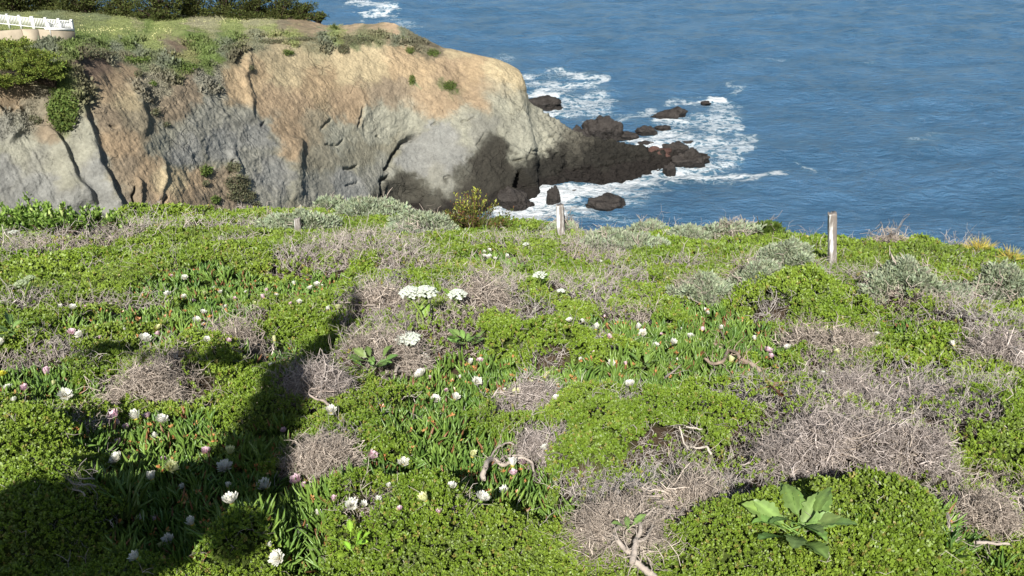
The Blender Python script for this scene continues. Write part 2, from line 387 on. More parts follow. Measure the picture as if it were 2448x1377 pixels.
# --- rock and plant-cover colours, by place on the headland
A = []   # px, py, radius, colour (albedo)
tan_ = lin(196,158,112); tan2 = lin(182,146,108); tan3 = lin(206,176,128); gry = lin(166,160,144); gry2 = lin(152,148,138); brn = lin(158,132,106)
drk = lin(50,46,43); drk2 = lin(82,76,68); gb = lin(148,148,141); rd = lin(140,108,90)
for p in [(600,170,tan_),(560,220,tan_),(640,120,tan3),(700,160,tan3),(760,200,tan_),(640,240,tan2),(700,260,tan2),(820,150,tan3),(900,150,tan3),(840,250,tan2),(950,150,tan_),(1010,170,tan_),(1080,170,tan2),(1130,170,tan_),(1190,170,tan3),(1230,175,tan3),(1150,220,tan2),(930,220,brn),(1000,240,tan2),(980,270,gry),(1060,250,tan2),(900,290,gry),(800,330,gry),(1100,290,gry),(1190,250,gry),(1230,240,lin(170,160,138)),(1240,300,gry),(1180,210,lin(176,158,130)),(1150,310,gry2),(1050,330,gb),(1000,380,gb),(860,380,lin(150,140,120)),(760,380,lin(152,140,120)),(740,310,lin(166,146,118)),(700,330,tan2),(840,440,gb),(760,440,gry2),(900,420,gry2),(1080,380,gb),(1060,430,gry2),(1300,330,gry),(1340,310,lin(136,130,118)),(1290,290,gry),(1370,340,lin(104,96,86)),(1240,350,gry),(650,420,gb),(600,380,gry2),(620,320,gb),(570,290,gry2),(540,340,gb),(520,250,gry2),(500,200,gry),(450,220,brn),(420,260,brn),(470,300,gry2),(440,370,gb),(400,330,gry),(300,180,tan2),(260,200,tan2),(240,160,rd),(300,230,tan3),(350,210,lin(160,148,126)),(260,280,brn),(330,300,lin(164,144,116)),(290,340,tan2),(300,400,brn),(350,420,tan2),(330,480,brn),(410,440,tan3),(400,490,tan2),(470,440,tan2),(540,450,brn),(500,480,brn),(560,490,brn),(620,480,gry2),(200,330,gry),(220,400,gb),(240,470,gb),(150,380,gry),(100,380,gry2),(50,350,gry),(0,420,gb),(100,450,gb),(180,500,gb),(60,490,gb),(120,300,brn),(30,230,tan2),(0,200,tan2),(60,280,gry),(90,260,lin(150,135,112)),(20,300,gry2)]:
    A.append((p[0], p[1], 34, p[2]))
for p in [(930,450),(970,460),(960,440),(1000,470),(1040,480),(1090,470),(1130,450),(1150,400),(1180,370),(1200,400),(1200,440),(1220,470),(1170,440),(1180,490),(1260,400),(1260,430),(1300,400),(1340,390),(1300,430),(1350,420),(1400,400),(1440,370),(1480,360),(1550,370),(1600,380),(1650,380),(1500,400),(1440,420),(1170,345),(1400,360),(1350,360)]:
    A.append((p[0], p[1], 26, drk2 if p[0] < 1130 else lin(66,60,54) if p[0] < 1230 else drk))
A.append((1100,420,24,drk2)); A.append((900,480,22,drk2))
G1 = lin(124,146,70); G2 = lin(156,168,96); G3 = lin(134,144,100); G4 = lin(174,170,124); SG = lin(138,146,118); YG = lin(168,178,100)
for p in [(0,68,YG),(60,70,YG),(30,100,G1),(0,140,G1),(60,170,G1),(110,160,G1),(110,120,SG),(150,220,G1),(150,260,G1),(150,300,G3),(140,180,G1),(230,40,G3),(230,60,G2),(300,60,G2),(350,55,G1),(420,70,G2),(380,80,YG),(280,75,YG),(500,50,G4),(560,60,G2),(640,66,G2),(600,45,G4),(460,90,G1),(550,95,G1),(620,100,SG),(700,80,G2),(780,92,SG),(850,90,G3),(800,80,G2),(900,78,G3),(960,84,SG),(1000,98,lin(130,124,96)),(200,95,G1),(250,100,G1),(220,115,G3),(310,100,G1),(180,110,G1),(270,125,SG),(330,130,SG),(400,150,SG),(350,140,G3),(430,165,G1),(300,145,lin(128,124,92)),(200,130,lin(120,92,80)),(240,138,lin(112,86,74)),(360,105,G2),(400,100,lin(150,134,100)),(420,115,lin(140,108,88)),(440,130,lin(150,150,92)),(500,130,G1),(490,150,G1),(540,110,SG),(700,50,lin(178,140,104)),(760,55,lin(190,154,116)),(720,62,lin(166,138,104)),(680,55,lin(150,132,104)),(840,72,lin(190,156,118)),(900,66,lin(180,142,108)),(935,66,lin(196,156,118)),(560,128,lin(128,118,90)),(640,40,G4),(330,45,G4),(480,40,lin(170,160,120)),(0,40,G3),(120,35,G3),(1040,112,lin(128,112,88)),(1090,122,tan3)]:
    A.append((p[0], p[1], 20, p[2]))
A.append((1070,205,12,lin(110,118,70))); A.append((1085,215,9,lin(110,118,70))); A.append((985,195,9,G3))
def anchor_col(px, py):
    num = np.zeros(px.shape + (3,)); den = np.full(px.shape, 1e-12)
    for x, y, r, c in A:
        w_ = np.exp(-1.9 * (((px - x) / r) ** 2 + ((py - y) / r) ** 2)) * (30 / r) ** 1.0 + 3e-5 / (1e-3 + ((px - x) / 300) ** 2 + ((py - y) / 300) ** 2)
        num += w_[..., None] * c; den += w_
    return num / den[..., None]
n1 = fbm(X * .35, Y * .35, Z * .35, 4); n2 = fbm(X * .35 + 31, Y * .35, Z * .35, 4)
HC = anchor_col(HPX + 22 * n1 + 5 * fbm(X * 1.6, Y * 1.6, Z * 1.6, 3), HPY + 16 * n2 + 5 * fbm(X * 1.6 + 9, Y * 1.6, Z * 1.6, 3))
st = fbm(X * .12, Y * .12, Z * .05 + 7.7, 4)[..., None]
HC = HC * (1 + 0.14 * st * (TT < 1)[..., None]) * 0.73
isg = ss(.90, 1.0, HC[..., 1:2] / HC[..., 0:1]); HC = isg * (HC * .80 + HC.mean(-1, keepdims=True) * .16) + (1 - isg) * (HC.mean(-1, keepdims=True) * .40 + HC * .62) * np.array([.98, 1.01, .91])
# damp dark band at the waterline
wet = ss(2.6, 1.0, HV[..., 2] + 1.2 * n1)[..., None]; HC = HC * (1 - .0 * wet) ; HC = HC * (1 - wet) + wet * drk * 0.6
idx = np.arange(NR * NC).reshape(NR, NC)
HF = np.stack([idx[:-1, :-1], idx[:-1, 1:], idx[1:, 1:], idx[1:, :-1]], -1).reshape(-1, 4)
hl = mesh('headland', HV.reshape(-1, 3), HF, M_rockface, HC.reshape(-1, 3), True)
tag(hl, kind='structure')

# ================================================================== SEA
SROWS = []
d = 45.0
while d < 40000:
    SROWS.append(d); d *= (1.0052 if d < 520 else (1.02 if d < 1500 else 1.15))
SROWS = np.array(SROWS); UC = np.linspace(-0.95, 0.95, 900)
SX = UC[None, :] * (SROWS[:, None] + 12); SY = SROWS[:, None] + 0 * SX
wr = np.random.default_rng(11); WZ = np.zeros_like(SX); spacing = np.maximum(1.9 / 900 * SROWS, 0.0052 * SROWS)[:, None]
XW = [noise3(SX * k, SY * k, 3.1 * k) for k in (.21, .09, .04, .016)]
for i in range(46):
    lam = 1.8 * (1.085 ** i); 
    if lam > 45: break
    th = wr.normal(0, 0.75) - 1.75; kx, ky = cos(th) * 2 * pi / lam, sin(th) * 2 * pi / lam
    a_ = 0.0080 * lam ** 0.90 * (1.3 if lam < 9 else 1 if lam < 18 else .7)
    ph = wr.uniform(0, 2 * pi)
    f_ = ss(1.8, 3.2, lam / spacing) if lam < 40 else 1
    s_ = np.sin(kx * SX + ky * SY + ph + 1.1 * XW[0 if lam < 3.5 else 1 if lam < 8 else 2 if lam < 18 else 3])
    WZ += a_ * f_ * (s_ + 0.25 * (s_ * s_ - .5))
gust = fbm(SX * .012, SY * .03, 5.0, 3)
WZ *= (1 + 0.35 * gust)
SV = np.stack([SX, SY, WZ], -1); SPX, SPY, _ = proj(SV)
foam = np.zeros_like(SX)
w1 = fbm(SX * .16, SY * .16, 2.0, 4); w2 = fbm(SX * .16 + 40, SY * .16, 4.0, 4)
fx = SPX + 34 * w1; fy = SPY + 11 * w2
def fblob(cx, cy, rx, ry, a):
    global foam
    foam = np.maximum(foam, a * np.clip(1.15 * (1 - ((fx - cx) / rx) ** 2 - ((fy - cy) / ry) ** 2), 0, 1))
def fline(line, wd, a):
    global foam
    d, s, t = seg_d(SPX + 26 * w1, (SPY + 8 * w2) , line); foam = np.maximum(foam, a * np.clip(1.2 * np.exp(-(d / wd) ** 2), 0, 1))
for b in [(1300,470,100,42,1.0),(1360,455,90,25,1.0),(1240,512,110,26,.85),(1430,455,110,22,.75),(1310,500,150,26,.7),(1500,440,110,18,.7),(1400,520,170,14,.35),(1290,450,60,20,1.0),
          (1650,350,120,40,.5),(1700,340,70,24,.62),(1720,300,70,40,.5),(1600,325,90,18,.68),(1500,330,90,10,.8),(1690,400,110,16,.55),(1610,415,150,12,.6),(1560,345,70,16,.85),
          (1300,225,60,14,.85),(1340,205,100,12,.6),(1380,250,80,30,.5),(1440,240,40,40,.45),(1300,260,60,10,.8),(1330,275,70,14,.6),(1420,268,60,20,.4),
          (1705,240,34,7,1.0),(1730,255,50,20,.45),(1640,245,60,10,.6),(1590,285,50,6,.9),(1560,268,30,10,.5),(1490,275,60,10,.35),(1660,290,130,26,.4),(1760,210,20,20,.4),
          (905,30,50,10,.75),(880,8,60,6,.55),(930,22,30,14,.6),(1500,470,90,30,.4),(1760,350,50,30,.45),(1240,185,40,8,.6),(1320,180,120,20,.25),(1200,140,60,14,.3),(950,60,60,20,.35)]: fblob(*b)
for l in [([(1500,425),(1640,428),(1780,424),(1880,412)], 5, .7), ([(1320,168),(1380,180),(1450,186),(1430,200),(1340,206)], 7, .6), ([(1380,262),(1430,240),(1460,225),(1400,232)], 6, .5),
          ([(1690,370),(1760,372),(1790,350),(1770,300),(1720,260)], 12, .5), ([(840,2),(930,14),(942,30),(870,42)], 6, .6), ([(1400,300),(1480,290),(1560,270)], 6, .45),
          ([(1560,408),(1700,402),(1780,380)], 9, .55), ([(1900,385),(1920,400),(1945,410)], 4, .4), ([(1240,205),(1300,200),(1400,210)],5,.45), ([(1500,400),(1600,430),(1750,440)], 7, .3)]: fline(*l)
# thin scattered streaks and whitecaps offshore
foam = np.maximum(foam, 0.30 * ss(.5, .95, fbm(SX * .05, SY * .10, 9.0, 4)) * ss(420, 200, SY))
SV[..., 2] += 0.35 * ss(.3, 1, foam) * (fbm(SX * .5, SY * .5, 3.3, 3))
si = np.arange(SX.size).reshape(SX.shape)
SF = np.stack([si[:-1, :-1], si[:-1, 1:], si[1:, 1:], si[1:, :-1]], -1).reshape(-1, 4)
def sea_mat():
    m, nt, p, out = mat_new('sea_water'); L = nt.links.new
    tc = N_(nt, 'ShaderNodeTexCoord')
    at = N_(nt, 'ShaderNodeAttribute', attribute_name='foam')
    n1 = N_(nt, 'ShaderNodeTexNoise'); n1.inputs['Scale'].default_value = 0.05; n1.inputs['Detail'].default_value = 5; L(tc.outputs['Object'], n1.inputs['Vector'])
    cr = N_(nt, 'ShaderNodeValToRGB'); e = cr.color_ramp.elements; e[0].position = .35; e[0].color = (0.048, 0.122, 0.212, 1); e[1].position = .68; e[1].color = (0.070, 0.164, 0.282, 1)
    L(n1.outputs['Fac'], cr.inputs[0])
    # greener, milkier water where it is stirred
    mxg = N_(nt, 'ShaderNodeMix', data_type='RGBA'); mxg.inputs['B'].default_value = (0.13, 0.26, 0.30, 1)
    mg = N_(nt, 'ShaderNodeMath', operation='MULTIPLY'); mg.inputs[1].default_value = 0.75; mg.use_clamp = True; L(at.outputs['Fac'], mg.inputs[0])
    L(mg.outputs[0], mxg.inputs['Factor']); L(cr.outputs[0], mxg.inputs['A'])
    # foam: thresholded, warped noise
    nw = N_(nt, 'ShaderNodeTexNoise'); nw.inputs['Scale'].default_value = 0.35; nw.inputs['Detail'].default_value = 3; L(tc.outputs['Object'], nw.inputs['Vector'])
    vm = N_(nt, 'ShaderNodeVectorMath', operation='SCALE'); vm.inputs['Scale'].default_value = 3.4; L(nw.outputs['Color'], vm.inputs[0])
    va = N_(nt, 'ShaderNodeVectorMath', operation='ADD'); L(tc.outputs['Object'], va.inputs[0]); L(vm.outputs[0], va.inputs[1])
    nf = N_(nt, 'ShaderNodeTexNoise'); nf.inputs['Scale'].default_value = 0.42; nf.inputs['Detail'].default_value = 10; nf.inputs['Roughness'].default_value = .62; L(va.outputs[0], nf.inputs['Vector'])
    rg = N_(nt, 'ShaderNodeMath', operation='SUBTRACT'); rg.inputs[1].default_value = .5; L(nf.outputs['Fac'], rg.inputs[0])
    ab = N_(nt, 'ShaderNodeMath', operation='ABSOLUTE'); L(rg.outputs[0], ab.inputs[0])      # ridges -> foam filaments
    mr = N_(nt, 'ShaderNodeMapRange'); mr.inputs['From Min'].default_value = 0.0; mr.inputs['From Max'].default_value = 0.17; mr.inputs['To Min'].default_value = 1.0; mr.inputs['To Max'].default_value = 0.0
    L(ab.outputs[0], mr.inputs['Value'])
    ad = N_(nt, 'ShaderNodeMath', operation='ADD'); L(mr.outputs[0], ad.inputs[0])
    f2 = N_(nt, 'ShaderNodeMath', operation='MULTIPLY'); f2.inputs[1].default_value = 1.42; L(at.outputs['Fac'], f2.inputs[0]); L(f2.outputs[0], ad.inputs[1])
    sm = N_(nt, 'ShaderNodeMapRange', interpolation_type='SMOOTHSTEP'); sm.inputs['From Min'].default_value = 1.0; sm.inputs['From Max'].default_value = 1.95; L(ad.outputs[0], sm.inputs['Value'])
    mx = N_(nt, 'ShaderNodeMix', data_type='RGBA'); mx.inputs['B'].default_value = (0.70, 0.74, 0.76, 1)
    L(sm.outputs[0], mx.inputs['Factor']); L(mxg.outputs['Result'], mx.inputs['A']); L(mx.outputs['Result'], p.inputs['Base Color'])
    ro = N_(nt, 'ShaderNodeMapRange'); ro.inputs['To Min'].default_value = 0.18; ro.inputs['To Max'].default_value = 0.8; L(sm.outputs[0], ro.inputs['Value']); L(ro.outputs[0], p.inputs['Roughness'])
    p.inputs['IOR'].default_value = 1.33; p.inputs['Specular IOR Level'].default_value = 0.5
    mpb = N_(nt, 'ShaderNodeMapping'); mpb.inputs['Scale'].default_value = (0.6, 1.3, 1); L(tc.outputs['Object'], mpb.inputs[0])
    nb = N_(nt, 'ShaderNodeTexNoise'); nb.inputs['Scale'].default_value = 0.60; nb.inputs['Detail'].default_value = 9; nb.inputs['Roughness'].default_value = .68; L(mpb.outputs[0], nb.inputs['Vector'])
    bp = N_(nt, 'ShaderNodeBump'); bp.inputs['Strength'].default_value = 0.9; bp.inputs['Distance'].default_value = 1.5
    L(nb.outputs['Fac'], bp.inputs['Height']); L(bp.outputs[0], p.inputs['Normal'])
    return m
sea = mesh('sea_water', SV.reshape(-1, 3), SF, sea_mat(), None, True, attrs={'foam': foam.ravel()}); tag(sea, kind='structure')

# ================================================================== ROCKS IN THE SEA
def ico(n=4):
    import bmesh
    bm = bmesh.new(); bmesh.ops.create_icosphere(bm, subdivisions=n, radius=1)
    V = np.array([v.co[:] for v in bm.verts]); F = np.array([[v.index for v in f.verts] for f in bm.faces]); bm.free(); return V, F
ICO5, ICO5F = ico(6); ICO4, ICO4F = ico(5)
def rock(x0, x1, yt, yb, label, seed, lean=0.0, depth=.75, col=drk, tz=0.0, top=1.0, big=False, rough=1.0):
    P = at_z((x0 + x1) / 2, yb, 0.0); zc = proj(P)[2]; w = (x1 - x0) * zc / FPX; dpt = w * depth
    h = max(((yb - yt) * zc / FPX - dpt * 0.32 * .8) / .95, 0.5)
    V, F = (ICO5, ICO5F) if big else (ICO4, ICO4F)
    V = V.copy(); s = seed * 5.17
    up = np.clip(V[:, 2], -1, 1)
    V[:, 0] += lean * np.clip(up, 0, 1) ** 1.3
    r_ = 1 + .30 * fbm(V[:, 0] * 1.3 + s, V[:, 1] * 1.3, V[:, 2] * 1.3, 3) * rough
    r_ += .13 * (np.round(noise3(V[:, 0] * 1.6 + s, V[:, 1] * 1.6, V[:, 2] * 2.2) * 3) / 3) * rough
    r_ += .055 * (1 - 2 * np.abs(fbm(V[:, 0] * 3 + s, V[:, 1] * 3, V[:, 2] * 4, 4))) * rough
    V = V * r_[:, None]
    V[:, 2] = np.where(V[:, 2] > 0, V[:, 2] ** 1 * top, V[:, 2])
    sc = np.array([w * .5 / 1.05, dpt * .5, h / 1.02]); V = V * sc
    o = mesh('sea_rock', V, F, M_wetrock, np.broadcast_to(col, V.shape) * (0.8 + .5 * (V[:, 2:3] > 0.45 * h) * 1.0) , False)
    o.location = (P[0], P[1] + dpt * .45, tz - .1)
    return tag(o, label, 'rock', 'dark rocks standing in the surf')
rock(1404, 1510, 458, 510, 'big dark brown boulder standing alone in the surf nearest the grassy slope', 1, -.25, .8, big=True)
rock(1308, 1341, 450, 489, 'small pointed black rock in white foam behind the leaning post', 2, -.15, .8, top=1.25)
rock(1365, 1381, 453, 461, 'tiny black rock tip awash between the pointed rock and the reef', 3)
rock(1185, 1278, 442, 498, 'low dark rock ledge at the foot of the headland left of the foam', 4, -.4, .7, big=True)
rock(1232, 1258, 418, 441, 'small grey boulder sitting in the mouth of the sea cave', 5, col=lin(96, 92, 84))
rock(1398, 1502, 274, 334, 'tall rounded black rock dome rising behind the reef', 6, -.3, .6, big=True)
rock(1366, 1412, 298, 336, 'dark rock shoulder on the left of the rounded dome', 7)
rock(1480, 1530, 308, 334, 'small dark rock on the right flank of the rounded dome', 8, -.2)
rock(1523, 1570, 297, 320, 'dark squarish rock in the foam right of the dome', 9, -.2)
rock(1570, 1606, 295, 309, 'small flat dark rock beside the squarish rock', 10)
rock(1558, 1640, 256, 288, 'long low brown rock sloping up from the open water', 11, .35, .45)
rock(1676, 1700, 238, 248, 'farthest small rock with a wave breaking over it', 12)
rock(1524, 1570, 333, 350, 'low dark rock just behind the middle of the reef', 13)
rock(1583, 1650, 335, 366, 'dark broad rock with foam pouring past its right side', 14, 0, .6)
rock(1630, 1668, 334, 345, 'thin flat dark rock behind the end of the reef', 15, 0, .5)
rock(1540, 1610, 345, 388, 'reddish brown jagged rock heaped on the reef', 16, 0, .6, col=lin(74, 54, 48), rough=1.4)
rock(1606, 1692, 356, 399, 'jagged black rock forming the seaward tip of the reef', 17, .2, .6, big=True, rough=1.5)
rock(1588, 1618, 386, 412, 'small black rock below the jagged tip of the reef', 18, .1)
rock(1240, 1342, 224, 260, 'dark low rock poking out from behind the headland nose', 21, .4, .5)
rock(1255, 1290, 240, 262, 'small dark rock at the back foot of the headland nose', 22)

# ================================================================== NEAR HILLSIDE
RID = [(-600,590),(-200,578),(0,574),(150,566),(300,548),(390,522),(560,520),(650,505),(760,498),(850,502),(920,514),(1000,532),(1200,545),(1400,560),(1700,567),(2000,572),(2250,584),(2448,618),(2700,640),(3100,660)]
def _rid():
    o = []
    for px, py in RID:
        a = (px - CX) / FPX; b = (CY - py) / FPX; dy = FW[1] + b * UPV[1]; dz = FW[2] + b * UPV[2]
        t = min(2.05 / max(-(dz + 0.28 * dy), 1e-3), 26.0); o.append((a * t, min(dy * t, 24.0)))
    return np.array(sorted(o))
RDG = _rid()
def ridge_y(x): return np.interp(x, RDG[:, 0], RDG[:, 1]) + 0.25 * np.sin(np.asarray(x) * 2.1 + 1)
def base_z(x, y):
    z = 45.95 - 0.28 * y + 0.012 * np.clip(-x, -8, 14)
    z = z + 0.10 * noise3(x * .25, y * .25, 1.0) + 0.05 * noise3(x * .8, y * .8, 2.0)
    over = np.maximum(y - ridge_y(x), 0)
    z = z - np.minimum(over ** 1.5 * 0.55, over * 2.2 + 1)
    return z
def plane_xy(px, py):
    # where the photo ray meets the smooth slope z = 45.95 - .28 y
    a = (px - CX) / FPX; b = (CY - py) / FPX
    dy = FW[1] + b * UPV[1]; dz = FW[2] + b * UPV[2]
    t = 2.05 / (-(dz + 0.28 * dy)); t = np.where((t > 0) & (t < 60), t, 60.0)
    return a * t, dy * t
# zones as ellipses on the photograph: cx, cy, rx, ry (each becomes a patch on the ground)
BROWN = [(100,610,80,26),(270,592,90,34),(560,790,75,42),(850,610,110,42),(940,650,50,20),(905,730,80,60),(735,640,70,28),(815,655,50,24),(930,850,110,55),(1150,700,110,40),(1040,790,120,40),(1220,760,110,24),(1060,840,90,26),
 (320,925,120,46),(760,900,80,50),(765,1085,100,70),(60,740,80,24),(270,745,130,14),(1255,940,90,48),(1290,1060,60,42),(1390,600,60,24),(1180,590,70,12),(1400,700,110,34),(1510,655,60,20),(1500,760,70,20),
 (1500,1190,150,60),(1560,1260,200,60),(1640,1090,110,60),(1500,1000,45,24),(890,1300,60,34),(1185,1240,60,18),(60,880,70,46),(230,1060,50,20),(2000,980,300,80),(1930,1090,240,90),(2150,930,280,66),(2230,1040,120,50),(1560,1230,250,84),(1650,1120,150,80),(1760,960,120,40),(1400,1160,90,50),(2330,770,100,70),(2380,830,90,60),
 (2050,690,80,26),(2150,740,80,20),(2400,1180,140,60),(2300,1240,140,60),(2170,1215,60,34),(1680,705,60,24),(1860,900,100,26),(2420,600,50,26),(560,600,50,16),(480,560,60,14),(610,545,60,14),(1000,560,50,10),(1470,620,40,12),
 (1320,870,60,18),(1440,820,60,20),(1380,790,50,14),(960,610,70,22),(1230,640,40,12),(2200,800,60,20),(2250,900,70,24),(1990,860,70,20),(150,1000,40,14),(1130,1300,40,12),(470,1320,50,30),(1000,640,60,18),(640,850,50,18),(460,940,60,20),
 (1840,760,40,14),(1280,580,50,9),(1430,560,40,8),(1650,560,40,8),(2300,590,50,9),(120,560,60,9),(310,530,50,12),(380,520,40,12),(1620,630,60,12),(1780,640,40,9)]
ICE = [(40,930,120,44),(190,960,110,40),(360,1060,150,54),(430,1160,190,80),(560,1230,170,80),(430,1290,150,50),(690,1180,120,60),(740,1240,90,70),(620,1050,90,44),(900,1160,170,60),(1080,1170,170,60),(1250,1150,80,66),(1110,1080,140,40),(1010,1040,110,34),
 (1050,890,120,46),(1160,900,80,40),(1070,960,110,26),(1330,905,100,36),(1430,900,130,42),(1560,880,120,36),(1650,820,150,44),(1500,800,110,36),(1760,800,110,48),(1730,880,120,34),(1600,940,120,24),(440,690,90,36),(560,705,120,36),(720,695,90,26),(500,760,100,28),(360,770,110,32),(420,815,90,24),
 (650,860,60,20),(1180,622,60,12),(2110,800,30,20),(2260,1310,60,40),(1340,1225,60,34),(730,1300,60,50),(740,1345,50,30),(200,800,60,20),(960,990,70,20),(1700,750,60,20),(2020,1345,30,14)]
GRASS = [(150,690,200,30),(330,705,170,24),(850,560,150,16),(2100,600,200,22),(1830,590,90,22),(2060,640,130,26),(560,570,160,22),(960,545,90,10),(1250,560,90,8),(700,600,80,16),(60,690,80,24),(1420,560,90,7)]
# mounds that stand proud of the slope: cx, cy, rx, ry, height
MOUND = [(800,480,90,24,.34),(450,520,100,26,.30),(680,485,50,16,.20),(1860,720,120,60,.42),(2380,1000,170,60,.25),(2300,1060,170,60,.28),(2050,1330,260,90,.26),(2180,1260,180,70,.2),(1950,1240,130,40,.15),(1000,1310,250,90,.26),(820,1250,110,50,.2),(460,900,150,60,.26),(100,1080,170,90,.28),
 (110,1260,220,110,.30),(2000,1040,230,110,.22),(850,865,60,24,.2),(1560,1230,180,70,.2),(1470,1010,150,80,.2),(1400,1080,110,50,.14),(2180,1150,120,40,.16),(1100,780,160,50,.15),(1290,720,160,40,.15),(850,620,150,50,.16),(540,640,180,50,.18),(2020,700,170,50,.2),
 (2200,820,170,50,.2),(2330,800,110,90,.3),(1000,1050,120,50,.12),(700,930,150,60,.14),(1260,830,130,30,.15),(1500,1350,170,50,.18),(590,1330,120,50,.22),(250,600,200,50,.12),(1380,840,150,40,.12),(2250,600,200,26,.12),(1650,1000,120,60,.15),(1760,1330,140,60,.22),(1280,545,200,14,.15)]
def zone_xy(L):
    out = []
    for e in L:
        cx, cy, rx, ry = e[:4]
        x, y = plane_xy(cx, cy); _, y1 = plane_xy(cx, cy + ry); _, y0 = plane_xy(cx, max(cy - ry, 470))
        x1, _ = plane_xy(cx + rx, cy)
        out.append((float(x), float(y), max(float(x1 - x), .05), max(float(min(y0 - y, 3 * (y - y1) + .1) + y - y1) / 2, .06)) + tuple(e[4:]))
    return out
ZB, ZI, ZG, ZM = zone_xy(BROWN), zone_xy(ICE), zone_xy(GRASS), zone_xy(MOUND)
def zone_val(L, x, y):
    v = np.full(np.shape(x), -9.0)
    for e in L:
        v = np.maximum(v, 1 - np.sqrt(((x - e[0]) / e[2]) ** 2 + ((y - e[1]) / e[3]) ** 2))
    return v
def canopy_exact(x, y):
    z = base_z(x, y)
    for e in ZM:
        q = ((x - e[0]) / e[2]) ** 2 + ((y - e[1]) / e[3]) ** 2
        z = z + e[4] * np.clip(1 - q, 0, 1) ** 0.7
    fade = ss(2.0, 4, y)
    z = z + (0.07 * noise3(x * 1.3, y * 1.3, 5.0) + 0.06 * (1 - 2 * np.abs(noise3(x * 2.1, y * 2.1, 8.0))) + 0.03 * noise3(x * 5, y * 5, 3.0) + 0.075 * (.5 - 2 * np.abs(noise3(x * 3.1, y * 3.1, 13.0)))) * fade
    ice = np.clip(zone_val(ZI, x, y) * 3 + .6, 0, 1)
    return z - 0.10 * ice
# tabulate the slope, so that lookups are quick
GX = np.arange(-24, 24.01, .04); GY = np.arange(-7, 46, .04)
gxx, gyy = np.meshgrid(GX, GY); CAN = canopy_exact(gxx, gyy)
def canopy(x, y):
    fx_ = np.clip((np.asarray(x, float) - GX[0]) / .04, 0, len(GX) - 1.001); fy_ = np.clip((np.asarray(y, float) - GY[0]) / .04, 0, len(GY) - 1.001)
    i = fx_.astype(int); j = fy_.astype(int); u = fx_ - i; v = fy_ - j
    return (CAN[j, i] * (1 - u) + CAN[j, i + 1] * u) * (1 - v) + (CAN[j + 1, i] * (1 - u) + CAN[j + 1, i + 1] * u) * v
gn = np.stack([-np.gradient(CAN, .04, axis=1), -np.gradient(CAN, .04, axis=0), np.ones_like(CAN)], -1); gn = unit(gn)
def normal_at(x, y):
    i = np.clip(((x - GX[0]) / .04).astype(int), 0, len(GX) - 1); j = np.clip(((y - GY[0]) / .04).astype(int), 0, len(GY) - 1); return gn[j, i]
def hit(px, py):
    """photo point -> point on the hillside"""
    d = ray(px, py); t = 2.0
    ts = np.linspace(2.0, 40, 1600); P = CAM[None, :] + d[None, :] * ts[:, None]
    below = P[:, 2] < canopy(P[:, 0], P[:, 1])
    k = int(np.argmax(below)) if below.any() else -1
    if k < 0 or P[k, 1] > ridge_y(P[k, 0]) + .6:
        ys = np.linspace(8, 26, 260); xs = ys * (px - CX) / FPX * 1.1
        for _ in range(4):
            zz = canopy(xs, ys); zc_ = ys * FW[1] + (zz - CAM[2]) * FW[2]; xs = (px - CX) / FPX * zc_
        q = np.stack([xs, ys, canopy(xs, ys)], -1); j = int(np.argmin(proj(q)[1])); j = max(j - 5, 0); return q[j]
    return P[k]
NBX = np.concatenate([np.arange(-60, -24, 2.0), np.arange(-24, 24, .12), np.arange(24, 62, 2.0)]); NBY = np.concatenate([np.arange(-12, -2, .5), np.arange(-2, 26, .10), np.arange(26, 50, 1.0)])
nx, ny = np.meshgrid(NBX, NBY)
nz = np.where((np.abs(nx) < 24) & (ny > -7) & (ny < 45), canopy(nx, ny) - 0.09, base_z(nx, ny) - 0.09)
nz = np.maximum(nz, -2)
zi_ = zone_val(ZB, nx, ny)
gc = np.where((zi_ > -0.1)[..., None], lin(92, 78, 62), lin(84, 98, 44)) * (1 + .3 * noise3(nx * 3, ny * 3, 1.))[..., None] * .7
ii = np.arange(nx.size).reshape(nx.shape)
nf_ = np.stack([ii[:-1, :-1], ii[:-1, 1:], ii[1:, 1:], ii[1:, :-1]], -1).reshape(-1, 4)
tag(mesh('hillside_ground', np.stack([nx, ny, nz], -1).reshape(-1, 3), nf_, M_soil, gc.reshape(-1, 3), True), kind='structure')

